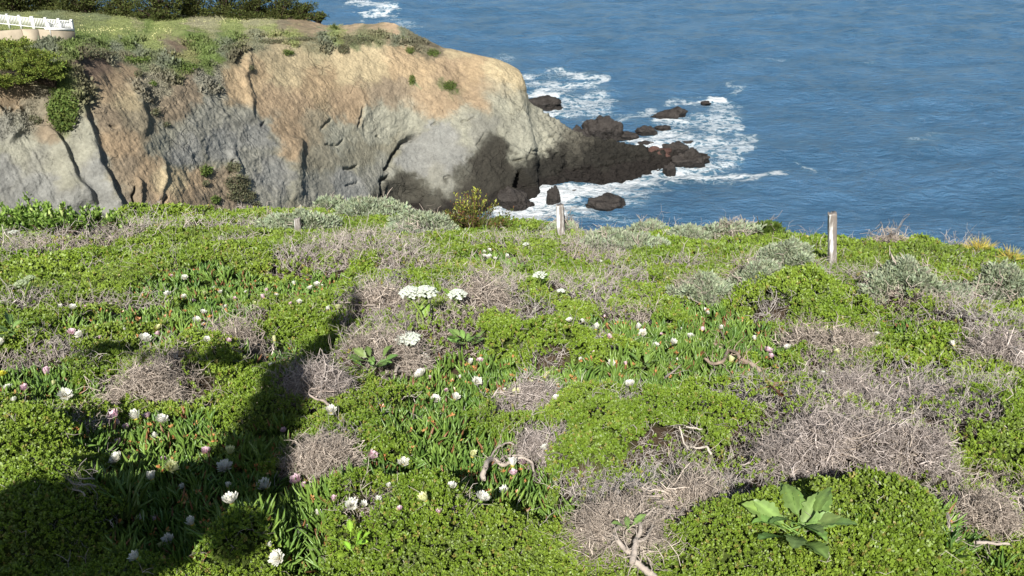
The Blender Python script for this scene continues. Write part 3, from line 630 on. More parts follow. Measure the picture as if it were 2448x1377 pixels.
# shrubs that are things of their own: photo centre, half width, half height, kind, ...
SHR = [
 (1890,610,66,40,'sage','rounded silvery sagebrush just left of the right-hand post'),
 (2200,655,112,54,'sagebrown','wide silver-grey shrub with bare brown branches below, right of the right-hand post'),
 (2400,690,76,52,'sagebrown','silvery shrub cut by the right edge of the photo, behind the bare grey one'),
 (1680,690,78,34,'sagebrown','low silvery shrub over dead twigs left of the big green mound'),
 (1485,578,84,28,'sage','flat pale sage shrub to the right of the leaning post'),
 (715,530,82,30,'sage','pale sage shrub behind the short grey stump'),
 (890,500,86,24,'sage','long pale sage shrub on the ridge left of the yellow-green bush'),
 (1010,530,72,28,'sage','pale sage shrub touching the left side of the yellow-green bush'),
 (790,492,36,22,'sage','small pale sage shrub under the highest green mound on the ridge'),
 (1548,528,44,18,'sagebrown','small mixed brown and sage bush on the ridge midway between the two tall posts'),
 (1738,540,74,28,'brownsage','domed brown twiggy bush with a sage crest on the ridge line'),
 (1825,538,44,20,'dkgreen','small dark green bush on the ridge beside the domed brown bush'),
 (1656,560,46,16,'sage','low sage tuft at the left foot of the domed brown bush'),
 (2128,545,48,15,'brown','pale brown dry bush on the ridge right of the right-hand post'),
 (1350,523,34,14,'sagebrown','small brown and sage bush directly behind the leaning post'),
 (1800,655,60,16,'sage','low sage patch at the left foot of the rounded sagebrush'),
 (970,553,50,11,'sage','thin sage tuft in the grass left of the yellow-green bush'),
 (1930,790,66,52,'brown','dense round dry brown bush beside the dark hollow on the right'),
 (2030,815,70,38,'brown','spreading dry brown bush joined to the right of the dense round one'),
 (2390,800,80,90,'grey','bare grey shrub at the right edge in the middle distance'),
 (1990,1070,210,100,'grey','largest bare grey twig thicket, in the right foreground'),
 (2190,1040,110,90,'grey','silvery bare shrub forming the right half of the largest thicket'),
 (2120,930,180,46,'grey','long grey dead thicket behind the largest thicket'),
 (2360,1220,100,64,'brown','dead brown shrub over dark hollows in the bottom right corner'),
 (1480,1250,130,66,'brown','dead twig fan above the gnarled trunk at the bottom'),
 (1640,1150,110,66,'brown','dead brown twig cushion between the gnarled trunk and the largest thicket'),
 (565,785,70,36,'brown','dry grey-brown bush among the flowers on the left'),
 (910,700,70,52,'brown','dry brown bush left of the double white flower head'),
 (930,840,110,50,'brown','dry brown bush around the foot of the flat white flower head'),
 (1150,700,90,32,'brown','dry brown bush right of the middle white flower head'),
 (765,1090,90,66,'brown','tan dead bush beside the bottom of the long shadow'),
 (330,925,110,40,'brown','tangled tan dead bush above the left flower patch'),
 (760,915,80,50,'grey','grey bare branches crossing the long shadow'),
 (1290,1060,56,46,'grey','small bare grey twig bush above the curved driftwood branch'),
 (1260,930,84,46,'grey','thin grey twig bush among pale flowers at the centre'),
]
FOOT = []
for e in SHR:
    P = hit(e[0], min(e[1] + e[3] * .75, 1376)); zc = proj(P)[2]
    rx_, rz_ = e[2] * zc / FPX, e[3] * zc / FPX * (.72 if e[4] in ('brown', 'grey') else 1.3)
    ry_ = rx_ * .6
    P = P + np.array([0, ry_ * .55, 0]); P[2] = canopy(P[0], P[1])
    FOOT.append((P, rx_, ry_, rz_))
def in_foot(x, y, k=.55):
    m = np.zeros(np.shape(x), bool); k = np.clip(k + .42 * noise3(x * 1.7, y * 1.7, 12.) + .25 * noise3(x * 5, y * 5, 13.), .12, 1.0)
    for P, a, b, c in FOOT: m |= ((x - P[0]) / (a * k)) ** 2 + ((y - P[1]) / (b * k)) ** 2 < 1
    return m

# ---- scatter points: even in the picture = density falling with distance squared
def scatter(n, seed, d0=2.6, d1=26.5):
    r = np.random.default_rng(seed); dd = np.exp(r.uniform(math.log(d0), math.log(d1), n)); uu = r.uniform(-1.08, 1.08, n)
    y = dd; x = uu * (dd * .92 + 2.6)
    k = (y < ridge_y(x) + 1.6) & (np.abs(x) < 23.4)
    return x[k], y[k], r
SCN = lambda x, y, s: noise3(x * 1.1, y * 1.1, s) * .35 + noise3(x * 4.3, y * 4.3, s + 5) * .22
def classify(x, y):
    zb = zone_val(ZB, x, y) + SCN(x, y, 1.); zi = zone_val(ZI, x, y) + SCN(x, y, 20.) * .7; zg = zone_val(ZG, x, y) + SCN(x, y, 30.)
    spk = noise3(x * 2.6, y * 2.6, 44.)                              # scattered dead patches
    c = np.zeros(x.shape, int)
    c = np.where(zg > 0, 3, c); c = np.where((zb > 0) | (spk > .62), 1, c); c = np.where((zi > 0) & (zi > zb - .1), 2, c)
    return c
def size_at(y, x): return np.maximum(np.sqrt(x * x + y * y + 16), 4.2)

# green mat: upright rosettes of small toothed leaves
def sprigs(x, y, r, nl, L, colf, dark=.0, up=1.0, spread=1.05, wr_=.56, hgt=.05):
    N = len(x); z = canopy(x, y); nrm = normal_at(x, y)
    dirn = unit(nrm * .5 + np.array([0, 0, 1.0]) * up + r.normal(size=(N, 3)) * .35)
    dep = r.random(N) ** 2
    P = np.stack([x, y, z], -1) + nrm * (0.035 - hgt * dep)[:, None]
    A_ = []
    P4 = np.repeat(P, nl, 0); D4 = np.repeat(dirn, nl, 0); L4 = np.repeat(L, nl) * r.uniform(.7, 1.25, N * nl)
    az = r.normal(size=(N * nl, 3)); az -= (az * D4).sum(-1, keepdims=True) * D4; az = unit(az)
    sp = r.uniform(.25, 1, N * nl)[:, None] * spread
    A = unit(D4 * (1 - sp * .55) + az * sp)
    st_ = P4 + D4 * (r.uniform(-.6, .8, N * nl) * L4)[:, None]
    C = colf(x, y, r); C = np.repeat(C, nl, 0) * (1 + r.normal(size=(N * nl, 1)) * .13)
    return leaves(st_, A, L4, L4 * wr_, np.clip(C, .003, .9), side=SUN * .8 + D4 * .4 + .45 * r.normal(size=D4.shape), r=r)
GA, GB, GC_, GD = lin(138,158,60), lin(108,134,44), lin(152,166,80), lin(90,114,42)
def green_col(x, y, r):
    t = np.clip(.5 + .6 * noise3(x * .9, y * .9, 60.) + .25 * noise3(x * 4, y * 4, 61.) + r.normal(size=x.shape) * .12, 0, 1)[:, None]
    u = np.clip(.5 + .8 * noise3(x * .35, y * .35, 62.), 0, 1)[:, None]
    c = GB * (1 - t) + GA * t; c = c * (1 - .45 * u) + .45 * u * (GC_ * t + GD * (1 - t))
    old = (r.random(len(x)) < .05)[:, None]; c = np.where(old, lin(150, 140, 80), c); gg = (r.random(len(x)) < .12 + .25 * (noise3(x * 1.4, y * 1.4, 66.) > .25))[:, None]; c = np.where(gg, lin(118, 134, 68), c)
    return c * np.array([.86, .90, .72])
x, y, r = scatter(700000, 21); c = classify(x, y); k = ((c == 0) | ((c == 1) & (r.random(len(x)) < .10)) | ((c == 3) & (r.random(len(x)) < .45))) & ~in_foot(x, y)
x, y = x[k], y[k]
G = Geo(); L = .0026 * size_at(y, x) * (1 + .55 * np.clip(noise3(x * .8, y * .8, 90.) + .3 * noise3(x * 5, y * 5, 91.), -.5, .8)); near = y < 9
G.add(*sprigs(x[near], y[near], r, 9, L[near], green_col)); G.add(*sprigs(x[~near], y[~near], r, 7, L[~near] * 1.15, green_col))
tag(G.build('green_ground_cover', M_leaf), kind='stuff')

# low dead twig mats
TA, TB_, TC_ = lin(204,191,177), lin(154,141,129), lin(186,179,173)
def twig_col(n, r, x=None, y=None, grey=0.0):
    t = r.random(n)[:, None]; c = TA * t + TB_ * (1 - t)
    if x is not None: g_ = np.clip(.5 + .9 * noise3(x * .6, y * .6, 71.), 0, 1)[:, None]; c = c * (1 - g_) + TC_ * g_ * (0.75 + .4 * t)
    return c * (.85 + .3 * r.random((n, 1))) * .86
def twigs(P, Dn, L, R, r, C, K=4, bend=.35, kids=3):
    g = []
    C1, d1 = curl(P, Dn, L, K, bend, r); N = len(P)
    taper = np.linspace(1, .45, K)[None, :]
    g.append(tubes(C1, R[:, None] * taper, C))
    for k in range(kids):
        j = r.integers(1, K, N); s_ = C1[np.arange(N), j]; dd = unit(Dn + r.normal(size=(N, 3)) * .65)
        C2, _ = curl(s_, dd, L * r.uniform(.3, .6, N), 3, bend, r); g.append(tubes(C2, (R * .6)[:, None] * np.array([[1, .8, .5]]), C * (.9 + .2 * r.random((N, 1)))))
    return g
x, y, r = scatter(120000, 22); c = classify(x, y); k = ((c == 1) | ((c == 0) & (r.random(len(x)) < .11))) & ~in_foot(x, y)
x, y = x[k], y[k]; n = len(x); P = np.stack([x, y, canopy(x, y) - .06], -1); sz = size_at(y, x)
Dn = unit(normal_at(x, y) * .6 + r.normal(size=(n, 3)) * .85 + np.array([.25, 0, .35]))
G = Geo()
for g_ in twigs(P, Dn, np.clip(.020 * sz, .10, .34) * r.uniform(.6, 1.4, n), .00032 * sz * r.uniform(.6, 1.8, n), r, twig_col(n, r, x, y) * r.uniform(.75, 1.25, (n, 1)), bend=.5, kids=3): G.add(*g_)
tag(G.build('dead_twig_mat', M_twig), kind='stuff')

# ice plant: fat upright finger leaves, orange withered flower heads among them
x, y, r = scatter(82000, 23, 2.8, 22); c = classify(x, y); k = (c == 2) & ~in_foot(x, y, .7); x, y = x[k], y[k]; n = len(x); sz = size_at(y, x)
z = canopy(x, y) - .04; G = Geo(); nl = 4
P = np.repeat(np.stack([x, y, z], -1), nl, 0) + r.normal(size=(n * nl, 3)) * .012
D0 = unit(np.array([0, 0, 1.0]) + .30 * r.normal(size=(n, 3)) + np.array([0, -.1, 0])); Dn = unit(np.repeat(D0, nl, 0) + r.normal(size=(n * nl, 3)) * .28)
L = np.repeat(np.clip(.095 + .0014 * sz, .09, .13) * r.uniform(.7, 1.35, n), nl) * 1.2; ICA, ICB, ICR = lin(132,160,74), lin(90,124,56), lin(150,108,76)
t = np.repeat(np.clip(.5 + .7 * noise3(x * 2, y * 2, 80.) + .2 * r.normal(size=n), 0, 1), nl)[:, None]; C = (ICA * t + ICB * (1 - t)); rd_ = (r.random((n * nl, 1)) < .045); C = np.where(rd_, ICR * .9, C) * (.9 + .3 * r.random((n * nl, 1)))
Pc, _ = curl(P, Dn, L, 4, .13, r)
wv = np.clip(.0017 * np.repeat(sz, nl), .0085, .016)
G.add(*tubes(Pc, wv[:, None] * np.array([[.8, 1.0, .85, .15]]), C * .85))
m = r.random(n) < .13; no_ = int(m.sum()); Po = np.stack([x[m], y[m], z[m] + .075 + .03 * r.random(no_)], -1)
for q_ in range(6):
    A = unit(np.array([0, 0, .6]) + r.normal(size=(no_, 3)) * .7); C = np.where(r.random((no_, 1)) < .6, lin(216, 150, 96), lin(196, 160, 100)) * .75
    lo = np.clip(.0042 * sz[m], .020, .040); G.add(*leaves(Po, A, lo, lo * .5, C, r=r))
tag(G.build('ice_plant_mat', M_succ), kind='stuff')

# grass
x, y, r = scatter(80000, 24, 3, 26); c = classify(x, y); k = (c == 3) | (r.random(len(x)) < .035) & (c != 1); k &= ~in_foot(x, y); x, y = x[k], y[k]; n = len(x); sz = size_at(y, x)
G = Geo(); nl = 3
for q_ in range(nl):
    P = np.stack([x, y, canopy(x, y) - .04], -1) + r.normal(size=(n, 3)) * .02; D0 = unit(np.array([.12, 0, 1.0]) + .28 * r.normal(size=(n, 3)))
    C = rand_col(lin(142, 160, 84), n, .15, .05, r) * .85
    Pc, _ = curl(P, D0, np.clip(.010 * sz, .10, .26) * r.uniform(.6, 1.3, n), 4, .16, r, droop=.06); w_ = np.clip(.00030 * sz, .001, .006)
    G.add(*tubes(Pc, w_[:, None] * np.array([[1, .9, .6, .15]]), C))
tag(G.build('tall_grass', M_leaf), kind='stuff')

# ---- shrubs as things
def shrub(i, e, F):
    P, a, b, h = F; kind = e[4]; r = np.random.default_rng(100 + i); zc = float(proj(P)[2]); px_area = e[2] * e[3] * pi
    names = {'sage': 'sage_bush', 'sagebrown': 'sage_bush', 'brownsage': 'twiggy_bush', 'brown': 'twiggy_bush', 'grey': 'twiggy_bush', 'dkgreen': 'green_bush'}
    root = empty(names[kind], P, e[5], 'shrub', 'shrubs on the grassy slope')
    n = int(np.clip(px_area * .07, 170, 2200)); rt = {'sage': .25, 'dkgreen': .4, 'sagebrown': .55, 'brownsage': .8}.get(kind, 1.0)
    def dome(m, lo=.75, hi=1.0, zmin=-.05):
        v = unit(r.normal(size=(m, 3))); v[:, 2] = np.abs(v[:, 2]) * .98 + zmin; v[:, 1] -= .12
        lump = 1 + .42 * noise3(v[:, 0] * 1.7 + i * 3, v[:, 1] * 1.7, v[:, 2] * 1.7) + .24 * noise3(v[:, 0] * 4 + i, v[:, 1] * 4, v[:, 2] * 4)
        return v, v * np.array([a, b, h]) * (r.uniform(lo, hi, m) * lump)[:, None]
    m = int(n * rt) + 60; v, Q = dome(m, .45, .95)
    gx_, gy_ = P[0] + Q[:, 0], P[1] + Q[:, 1]
    kq = noise3(gx_ * 2.0, gy_ * 2.0, 3. + i) + .5 * noise3(gx_ * 5.0, gy_ * 5.0, 3. + i) > -.22; Q, gx_, gy_ = Q[kq], gx_[kq], gy_[kq]; m = len(Q)
    Q[:, 2] += (canopy(gx_, gy_) - P[2]) * .9
    Dn = unit(Q * np.array([1, 1, 1.3]) + np.array([0, 0, h * .3]) + r.normal(size=Q.shape) * .42 * max(a, h)); g = Geo()
    tl = np.clip(.030 * zc, .15, .42) * r.uniform(.5, 1.4, m); Cc = twig_col(m, r) * (1.0 if kind != 'grey' else np.array([1.0, 1.02, 1.10]))
    th_ = np.where(r.random(m) < .12, 2.4, 1.0)
    for g_ in twigs(Q - Dn * tl[:, None] * .7, Dn, tl, .00036 * zc * r.uniform(.6, 1.8, m) * th_, r, Cc * r.uniform(.7, 1.3, (m, 1)), K=5, bend=.55, kids=5): g.add(*g_)
    nb = 90 if kind in ('brown', 'grey', 'sagebrown') else 12                   # thick limbs from the root
    v, Q = dome(nb, .75, 1.08, 0); nb = len(Q); Q[:, 2] += (canopy(P[0] + Q[:, 0], P[1] + Q[:, 1]) - P[2]) * .9
    S0 = np.zeros((nb, 3)) + r.normal(size=(nb, 3)) * np.array([a, b, 0]) * .15 - np.array([0, 0, .04]); tpar = np.linspace(0, 1, 7)[None, :, None]
    L3 = S0[:, None] * (1 - tpar) + Q[:, None] * tpar + r.normal(size=(nb, 7, 3)) * .11 * a * (tpar * (1.2 - tpar)); L3[..., 2] += .12 * h * np.sin(tpar[..., 0] * pi)
    g.add(*tubes(L3, np.linspace(1, .35, 7)[None, :] * (np.clip(.0009 * zc, .005, .013) * r.uniform(.5, 1.5, (nb, 1))), twig_col(nb, r) * 1.05, 5))
    g.build('branches', M_twig, root)
    if kind in ('sage', 'sagebrown', 'brownsage', 'dkgreen'):
        m = int(n * {'sage': 13.0, 'sagebrown': 10.0, 'brownsage': 2.2, 'dkgreen': 7}[kind]); v, Q = dome(m, .72, 1.04)
        if kind != 'sage':
            kk = (v[:, 2] > (.35 if kind == 'sagebrown' else .55 if kind == 'brownsage' else -1)) | (noise3(v[:, 0] * 3, v[:, 1] * 3, v[:, 2] * 3 + i) > .12); v, Q = v[kk], Q[kk]
        Q[:, 2] += (canopy(P[0] + Q[:, 0], P[1] + Q[:, 1]) - P[2]) * .9; m = len(Q)
        g = Geo(); nl = 7; lw = .0050 * zc; Q4 = np.repeat(Q, nl, 0); V4 = np.repeat(v, nl, 0)
        A = unit(V4 * .6 + np.array([0, 0, .5]) + r.normal(size=Q4.shape) * .5); base = lin(96, 118, 52) if kind == 'dkgreen' else lin(170, 181, 150)
        C = np.repeat(rand_col(base, m, .14, .04, r), nl, 0) * (.9 + .2 * r.random((m * nl, 1))) * .8
        Lf = lw * r.uniform(.7, 1.4, m * nl); g.add(*leaves(Q4 + A * r.uniform(-.8, .6, (m * nl, 1)) * lw, A, Lf, Lf * (.55 if kind == 'dkgreen' else .34), C, r=r)); g.build('foliage', M_sage if kind != 'dkgreen' else M_leaf, root)
for i, (e, F) in enumerate(zip(SHR, FOOT)): shrub(i, e, F)

# ================================================================== FLOWERS OF THE ICE PLANT
FL = [(113,898,24,'p'),(62,934,22,'p'),(155,948,25,'w'),(20,932,18,'w'),(5,900,18,'y'),(131,922,16,'c'),(243,1001,16,'c'),(278,998,24,'p'),(285,1016,20,'p'),(327,1004,30,'w'),(355,1000,18,'p'),(384,1010,24,'w'),(376,1047,18,'w'),(285,1062,18,'p'),(283,1099,24,'w'),(364,1150,36,'w'),
(404,1120,27,'c'),(492,1083,20,'p'),(395,1102,15,'p'),(550,1086,24,'c'),(539,1122,28,'w'),(440,1165,14,'w'),(470,1180,14,'w'),(545,1168,18,'w'),(638,1167,30,'w'),(555,1204,42,'w'),(338,1243,26,'w'),(370,1245,18,'p'),(462,1257,36,'w'),(405,1297,34,'w'),(330,1335,34,'w'),(712,1155,26,'p'),
(730,1165,16,'p'),(720,1270,28,'w'),(668,1335,38,'w'),(650,1315,16,'w'),(680,1033,14,'p'),(792,987,24,'w'),(885,1094,24,'p'),(963,1111,22,'w'),(1129,1093,26,'c'),(1020,1198,36,'c'),(1150,1196,34,'w'),(1226,1117,26,'w'),(1228,1137,18,'p'),(1250,1111,20,'p'),(1209,1178,22,'w'),(1082,1168,20,'w'),
(840,1210,28,'w'),(868,1208,16,'w'),(902,1200,18,'w'),(799,1198,18,'p'),(957,1223,12,'p'),(1305,1078,20,'w'),(1012,862,22,'w'),(1010,882,16,'w'),(1008,899,22,'w'),(1068,937,13,'p'),(1086,955,20,'w'),(1040,958,18,'w'),(1137,915,22,'w'),(1121,871,18,'w'),(1147,866,14,'p'),(1256,902,16,'w'),
(1301,904,20,'c'),(1265,927,24,'c'),(1235,943,20,'c'),(1330,957,16,'w'),(1507,922,18,'w'),(1460,870,14,'w'),(1497,874,12,'p'),(1362,768,12,'w'),(1393,772,12,'w'),(1424,789,20,'w'),(1453,808,14,'p'),(1524,788,18,'w'),(1537,799,16,'w'),(1567,829,14,'w'),(1605,822,20,'w'),(1650,810,16,'w'),
(1685,743,9,'w'),(1691,751,11,'w'),(1678,793,14,'p'),(1725,787,12,'w'),(1745,866,18,'c'),(1805,814,14,'w'),(1884,834,14,'w'),(1835,843,18,'p'),(1842,856,13,'p'),(1966,897,14,'w'),(2005,846,14,'c'),(2097,801,10,'w'),(2281,828,17,'w'),(442,666,12,'w'),(411,662,8,'p'),(402,708,15,'w'),
(441,712,11,'w'),(488,706,12,'c'),(485,750,13,'w'),(527,702,12,'w'),(633,714,14,'p'),(640,696,10,'p'),(705,682,12,'w'),(743,692,12,'w'),(757,683,12,'w'),(770,686,8,'w'),(790,741,14,'w'),(808,741,16,'c'),(716,726,13,'w'),(697,729,10,'p'),(470,769,15,'w'),(487,778,9,'w'),
(345,815,22,'w'),(171,796,14,'p'),(195,803,18,'w'),(379,787,14,'c'),(381,802,13,'p'),(145,735,11,'w'),(173,738,14,'w'),(204,736,8,'p'),(494,813,12,'w'),(545,818,12,'p'),(657,817,17,'c'),(589,859,11,'c'),(650,875,10,'w'),(8,820,16,'w'),(460,722,10,'p'),
(1157,605,9,'w'),(1168,601,10,'w'),(1157,615,10,'w'),(1171,616,11,'w'),(1184,621,9,'w'),(1209,615,11,'w'),(1435,628,8,'w'),(262,1014,14,'p'),(300,1022,12,'p'),(385,1312,18,'c'),(585,1165,12,'w'),(1030,905,10,'p'),(1100,905,10,'w'),(1205,935,10,'w'),(1390,860,9,'w'),(1415,842,8,'p'),(1545,868,9,'p'),(1620,862,8,'w'),(1585,800,9,'p'),(1630,790,9,'w'),(1712,812,9,'w'),(1770,838,9,'p'),(1862,812,9,'w'),(1480,775,8,'w'),(1445,760,8,'p'),(515,690,9,'w'),(560,716,9,'p'),(590,700,8,'w'),(610,728,9,'c'),(660,708,9,'w'),(540,735,8,'w'),(420,745,8,'w'),(300,790,9,'w'),(240,812,9,'p'),(88,962,14,'p'),(35,960,14,'w'),(205,965,12,'c'),(1050,1235,14,'p'),(930,1165,14,'w'),(1115,1210,14,'p'),(1275,1165,14,'w'),(760,1235,16,'w')]
PW, PCc, PP = np.array([.86, .85, .76]), np.array([.84, .86, .50]), np.array([.84, .64, .69])
def flower_parts(seed, c, opened):
    r = np.random.default_rng(seed); g = Geo(); R = .042
    for n, el, ln, wd in ((30, opened, 1.0, .26), (28, opened + .28, .95, .25), (20, opened + .6, .8, .24)):
        a = np.arange(n) / n * 2 * pi + r.normal(size=n) * .08; e = el + r.normal(size=n) * .10
        A = np.stack([np.cos(a) * np.cos(e), np.sin(a) * np.cos(e), np.sin(e)], -1); S = np.stack([-np.sin(a), np.cos(a), 0 * a], -1)
        L = R * ln * r.uniform(.85, 1.12, n)[:, None]; W = R * wd; up = np.cross(A, S)
        P0 = A * .006; P1 = P0 + A * L * .55 - up * -.0 ; P2 = P0 + A * L + np.array([0, 0, .10]) * L
        V = np.stack([P0 - S * W * .3, P0 + S * W * .3, P1 + S * W * .6, P1 - S * W * .6, P2 + S * W * .25, P2 - S * W * .25], 1).reshape(-1, 3)
        b = np.arange(n)[:, None] * 6; F = np.concatenate([b + [0, 1, 2, 3], b + [3, 2, 4, 5]])
        base = {'w': PW, 'c': PCc, 'y': np.array([.78, .72, .10]), 'p': PP * (1 if ln > .95 else 1.05)}[c]
        g.add(V, F, np.clip(np.repeat(rand_col(base, n, .05, .02, r), 6, 0), 0, .9))
    petals = g
    g = Geo(); V, F = ico(1); V = V * np.array([.013, .013, .009]) + np.array([0, 0, .010]); g.add(V, F, lin(222, 206, 96) * .9)
    cen = g
    g = Geo(); V = np.array([[.0, 0, -.05], [0, 0, -.018], [0, 0, -.004], [0, 0, .004]])[None]
    g.add(*tubes(V, np.array([[.004, .006, .014, .010]]), lin(118, 146, 62), 7)); return petals, cen, g
def tmp_mesh(g, name, mat):
    o = g.build(name, mat); me = o.data; bpy.data.objects.remove(o); return me
protos = {}
for c in 'wcpy':
    for v, op in enumerate((.62, .88, 1.12)):
        pt, ce, ba = flower_parts(hash(c) % 1 + v * 7 + ord(c), c, op if c != 'c' else op + .15)
        protos[c, v] = (tmp_mesh(pt, 'petals', M_petal), tmp_mesh(ce, 'flower_centre', M_petal), tmp_mesh(ba, 'calyx', M_succ))
REG = [(90,925,'flower patch at the left edge'), (320,1020,'row above the shaded hollow, left'), (400,1110,'sunny rim of the big left patch'), (560,1160,'long dark shadow'), (400,1280,'deep shade at the bottom left'),
 (700,1290,'ice plant beside the bottom mound'), (730,1020,'edge of the long shadow'), (860,1180,'patch just right of the shadow'), (1060,1160,'bottom centre patch'), (1240,1110,'patch by the curved driftwood'), (1010,880,'patch under the flat flower head'),
 (1080,940,'patch left of the thin centre bush'), (1140,880,'patch below the middle broad-leaved plant'), (1270,920,'thin grey bush at the centre'), (1490,895,'dark ice plant right of centre'), (1420,785,'upper left of the right patch'), (1590,810,'middle of the right patch'),
 (1700,760,'top of the right patch'), (1830,845,'patch beside the forked driftwood'), (1990,870,'twigs under the spreading dry bush'), (2190,815,'green mats at the far right'), (430,690,'left end of the upper strip'), (500,730,'middle of the upper left strip'), (640,710,'strip above the dry left bush'),
 (740,690,'right end of the upper strip'), (800,741,'tip of the long shadow'), (480,770,'mats left of the dry bush'), (370,800,'mat far left of the dry bush'), (170,800,'mat near the left broad-leaved plant'), (170,737,'grey twigs at the far left'), (520,815,'foot of the dry left bush'),
 (630,850,'arm of the long shadow'), (1175,612,'small upper middle cluster'), (1435,628,'mats right of the upper cluster')]
CN = {'w': 'white', 'c': 'creamy yellow', 'p': 'pink', 'y': 'bright yellow'}
groups = {}
for i, f in enumerate(FL):
    k = min(range(len(REG)), key=lambda j: (REG[j][0] - f[0]) ** 2 + 3 * (REG[j][1] - f[1]) ** 2); groups.setdefault((k, f[3]), []).append(i)
ORD = ['first', 'second', 'third', 'fourth', 'fifth', 'sixth', 'seventh', 'eighth']
FLAB = {}
for (k, c), L_ in groups.items():
    L_.sort(key=lambda i: FL[i][0])
    for j, i in enumerate(L_):
        FLAB[i] = f'lone {CN[c]} flower in the {REG[k][2]}' if len(L_) == 1 else (f'{ORD[j]} {CN[c]} flower from the left in the {REG[k][2]}' if j < len(L_) - 1 else f'rightmost {CN[c]} flower in the {REG[k][2]}')
from mathutils import Euler
fr = np.random.default_rng(5)
def stem_below(P): return canopy(P[0], P[1])
for i, (px, py, s, c) in enumerate(FL):
    P = hit(px, py + s * .95); zc = float(proj(P)[2]); tp = at_y(px, py, P[1]); tp[2] = max(tp[2], float(canopy(P[0], P[1])) + .03); sc = s * zc / FPX / .082
    v = int(fr.integers(0, 3)); ms = protos[c, v]; rot = (fr.normal(0, .25) + .15, fr.normal(0, .3), fr.uniform(0, 6.28)); rot = Euler((rot[0], rot[1], 0)).to_matrix() @ Euler((0, 0, rot[2])).to_matrix()
    root = empty('ice_plant_flower', tp, FLAB[i], 'flower', 'ice plant flowers scattered over the slope'); root.rotation_euler = rot.to_euler(); root.scale = (sc * (1.08 if s > 30 else 1.4),) * 3
    for me in (ms if s > 15 else ms[:2]):
        o = bpy.data.objects.new(me.name.split('.')[0], me); COL.objects.link(o); o.parent = root

# ================================================================== COW PARSNIP
V1, F1 = ico(2)
def umbel(r, R, n, flat, col):
    """domed head of many small white umbellets"""
    g = Geo(); ray_ = []
    for j in range(n):
        q = math.sqrt((j + .5) / n); a = j * 2.39996 + r.normal() * .12; x_, y_ = R * q * cos(a), R * q * sin(a); z_ = R * flat * (1 - q * q) - R * flat * .2 + r.normal() * R * .03
        rr = R * .155 * r.uniform(.8, 1.15); V = V1 * np.array([rr, rr, rr * .5]); V = V * (1 + .30 * r.normal(size=(len(V), 1))) + np.array([x_, y_, z_]); g.add(V, F1, col * r.uniform(.92, 1.05)); ray_.append([x_, y_, z_ - rr * .3])
        m = 22; u_ = unit(r.normal(size=(m, 3))); u_[:, 2] = np.abs(u_[:, 2]); B = u_ * np.array([rr, rr, rr * .6]) + [x_, y_, z_]; g.add(*leaves(B - .002, unit(u_ + [0, 0, .6]), .008 + .08 * rr, .007 + .08 * rr, col * 1.03, r=r))
    return g, np.array(ray_)
def parsnip(base, heads, label, seed, col=np.array([.80, .84, .74]), lv=2):
    r = np.random.default_rng(seed); B = hit(*base); root = empty('cow_parsnip', B, label, 'wildflower', 'cow parsnip plants in flower')
    g = Geo(); zc = float(proj(B)[2]); top = []
    for (hx, hy, w_, h_) in heads:
        T = at_y(hx, hy, B[1] - r.uniform(0, .1)) - B; R = w_ * zc / FPX; top.append((T, R, h_ / w_))
        t = np.linspace(0, 1, 8)[:, None]; P = np.array([0, 0, -.08]) * (1 - t) + (T - np.array([0, 0, R * .75])) * t + np.array([.5 * R, 0, 0]) * np.sin(t * pi) * r.normal()
        g.add(*tubes(P[None], np.linspace(.016, .008, 8)[None], lin(150, 172, 88) * .85, 7))
    for (T, R, fl) in top:
        u, ry = umbel(r, R, 46 if R > .09 else 26, .55 if fl > .55 else .28, col)
        o = u.build('flower_head', M_petal, root); o.location = [float(v) for v in T]
        S = np.repeat((T - [0, 0, R * .75])[None], len(ry), 0); E = ry + T; m = (S + E) / 2 - [0, 0, R * .06]
        g.add(*tubes(np.stack([S, m, E], 1), np.array([[.003, .0024, .002]]) * max(R / .1, .7), lin(140, 162, 92) * .85))
    g.build('stem', M_succ, root)
    for j in range(lv):
        a = r.uniform(0, 2 * pi); lf = big_leaf(r, .16, lin(120, 150, 62)); o = lf.build('leaf', M_leaf, root); o.location = (0.03 * cos(a), .03 * sin(a), r.uniform(.02, .12)); o.rotation_euler = (0, -.5, a)
def big_leaf(r, L, col, lobes=3):
    """broad lobed blade along +X with a drooping tip"""
    K = 17; t = np.linspace(0, 1, K); w = .29 * L * np.sin(pi * np.clip(t, .02, .985)) ** .7 * (1.15 - .45 * t) * (1 - .20 * (np.abs(((t * lobes * 1.6) % 1) - .3) > .32))
    dr = r.uniform(.08, .3) * L; ph = r.uniform(.15, .45); tw = r.normal() * .2
    V = []; 
    for k in range(K):
        z0 = L * .55 * t[k] - dr * 1.3 * t[k] ** 2.4
        for s in (-1, -.5, 0, .5, 1): V.append([L * (t[k] + .05 * abs(s)), s * w[k] * (1 + .1 * r.normal()), z0 + abs(s) * w[k] * ph + s * w[k] * tw + .01 * L * r.normal()])
    idx = np.arange(K * 5).reshape(K, 5); F = np.stack([idx[:-1, :-1], idx[1:, :-1], idx[1:, 1:], idx[:-1, 1:]], -1).reshape(-1, 4)
    V = np.array(V); C = np.broadcast_to(col, V.shape) * (.9 + .15 * r.random((len(V), 1))); C = np.where((np.abs(V[:, 1:2]) < 1e-6), C * 1.5, C)
    g = Geo(); g.add(V, F, C)
    g.add(*tubes(np.array([[[-.45 * L, 0, -.16 * L], [-.2 * L, 0, -.03 * L], [0, 0, 0.002]]]), np.array([[.022 * L, .02 * L, .016 * L]]), col * 1.2, 5)); return g
parsnip((1010,772), [(982,700,26,24),(1018,698,27,22)], 'tall cow parsnip with two white domed flower heads on leaning pale stems', 1)
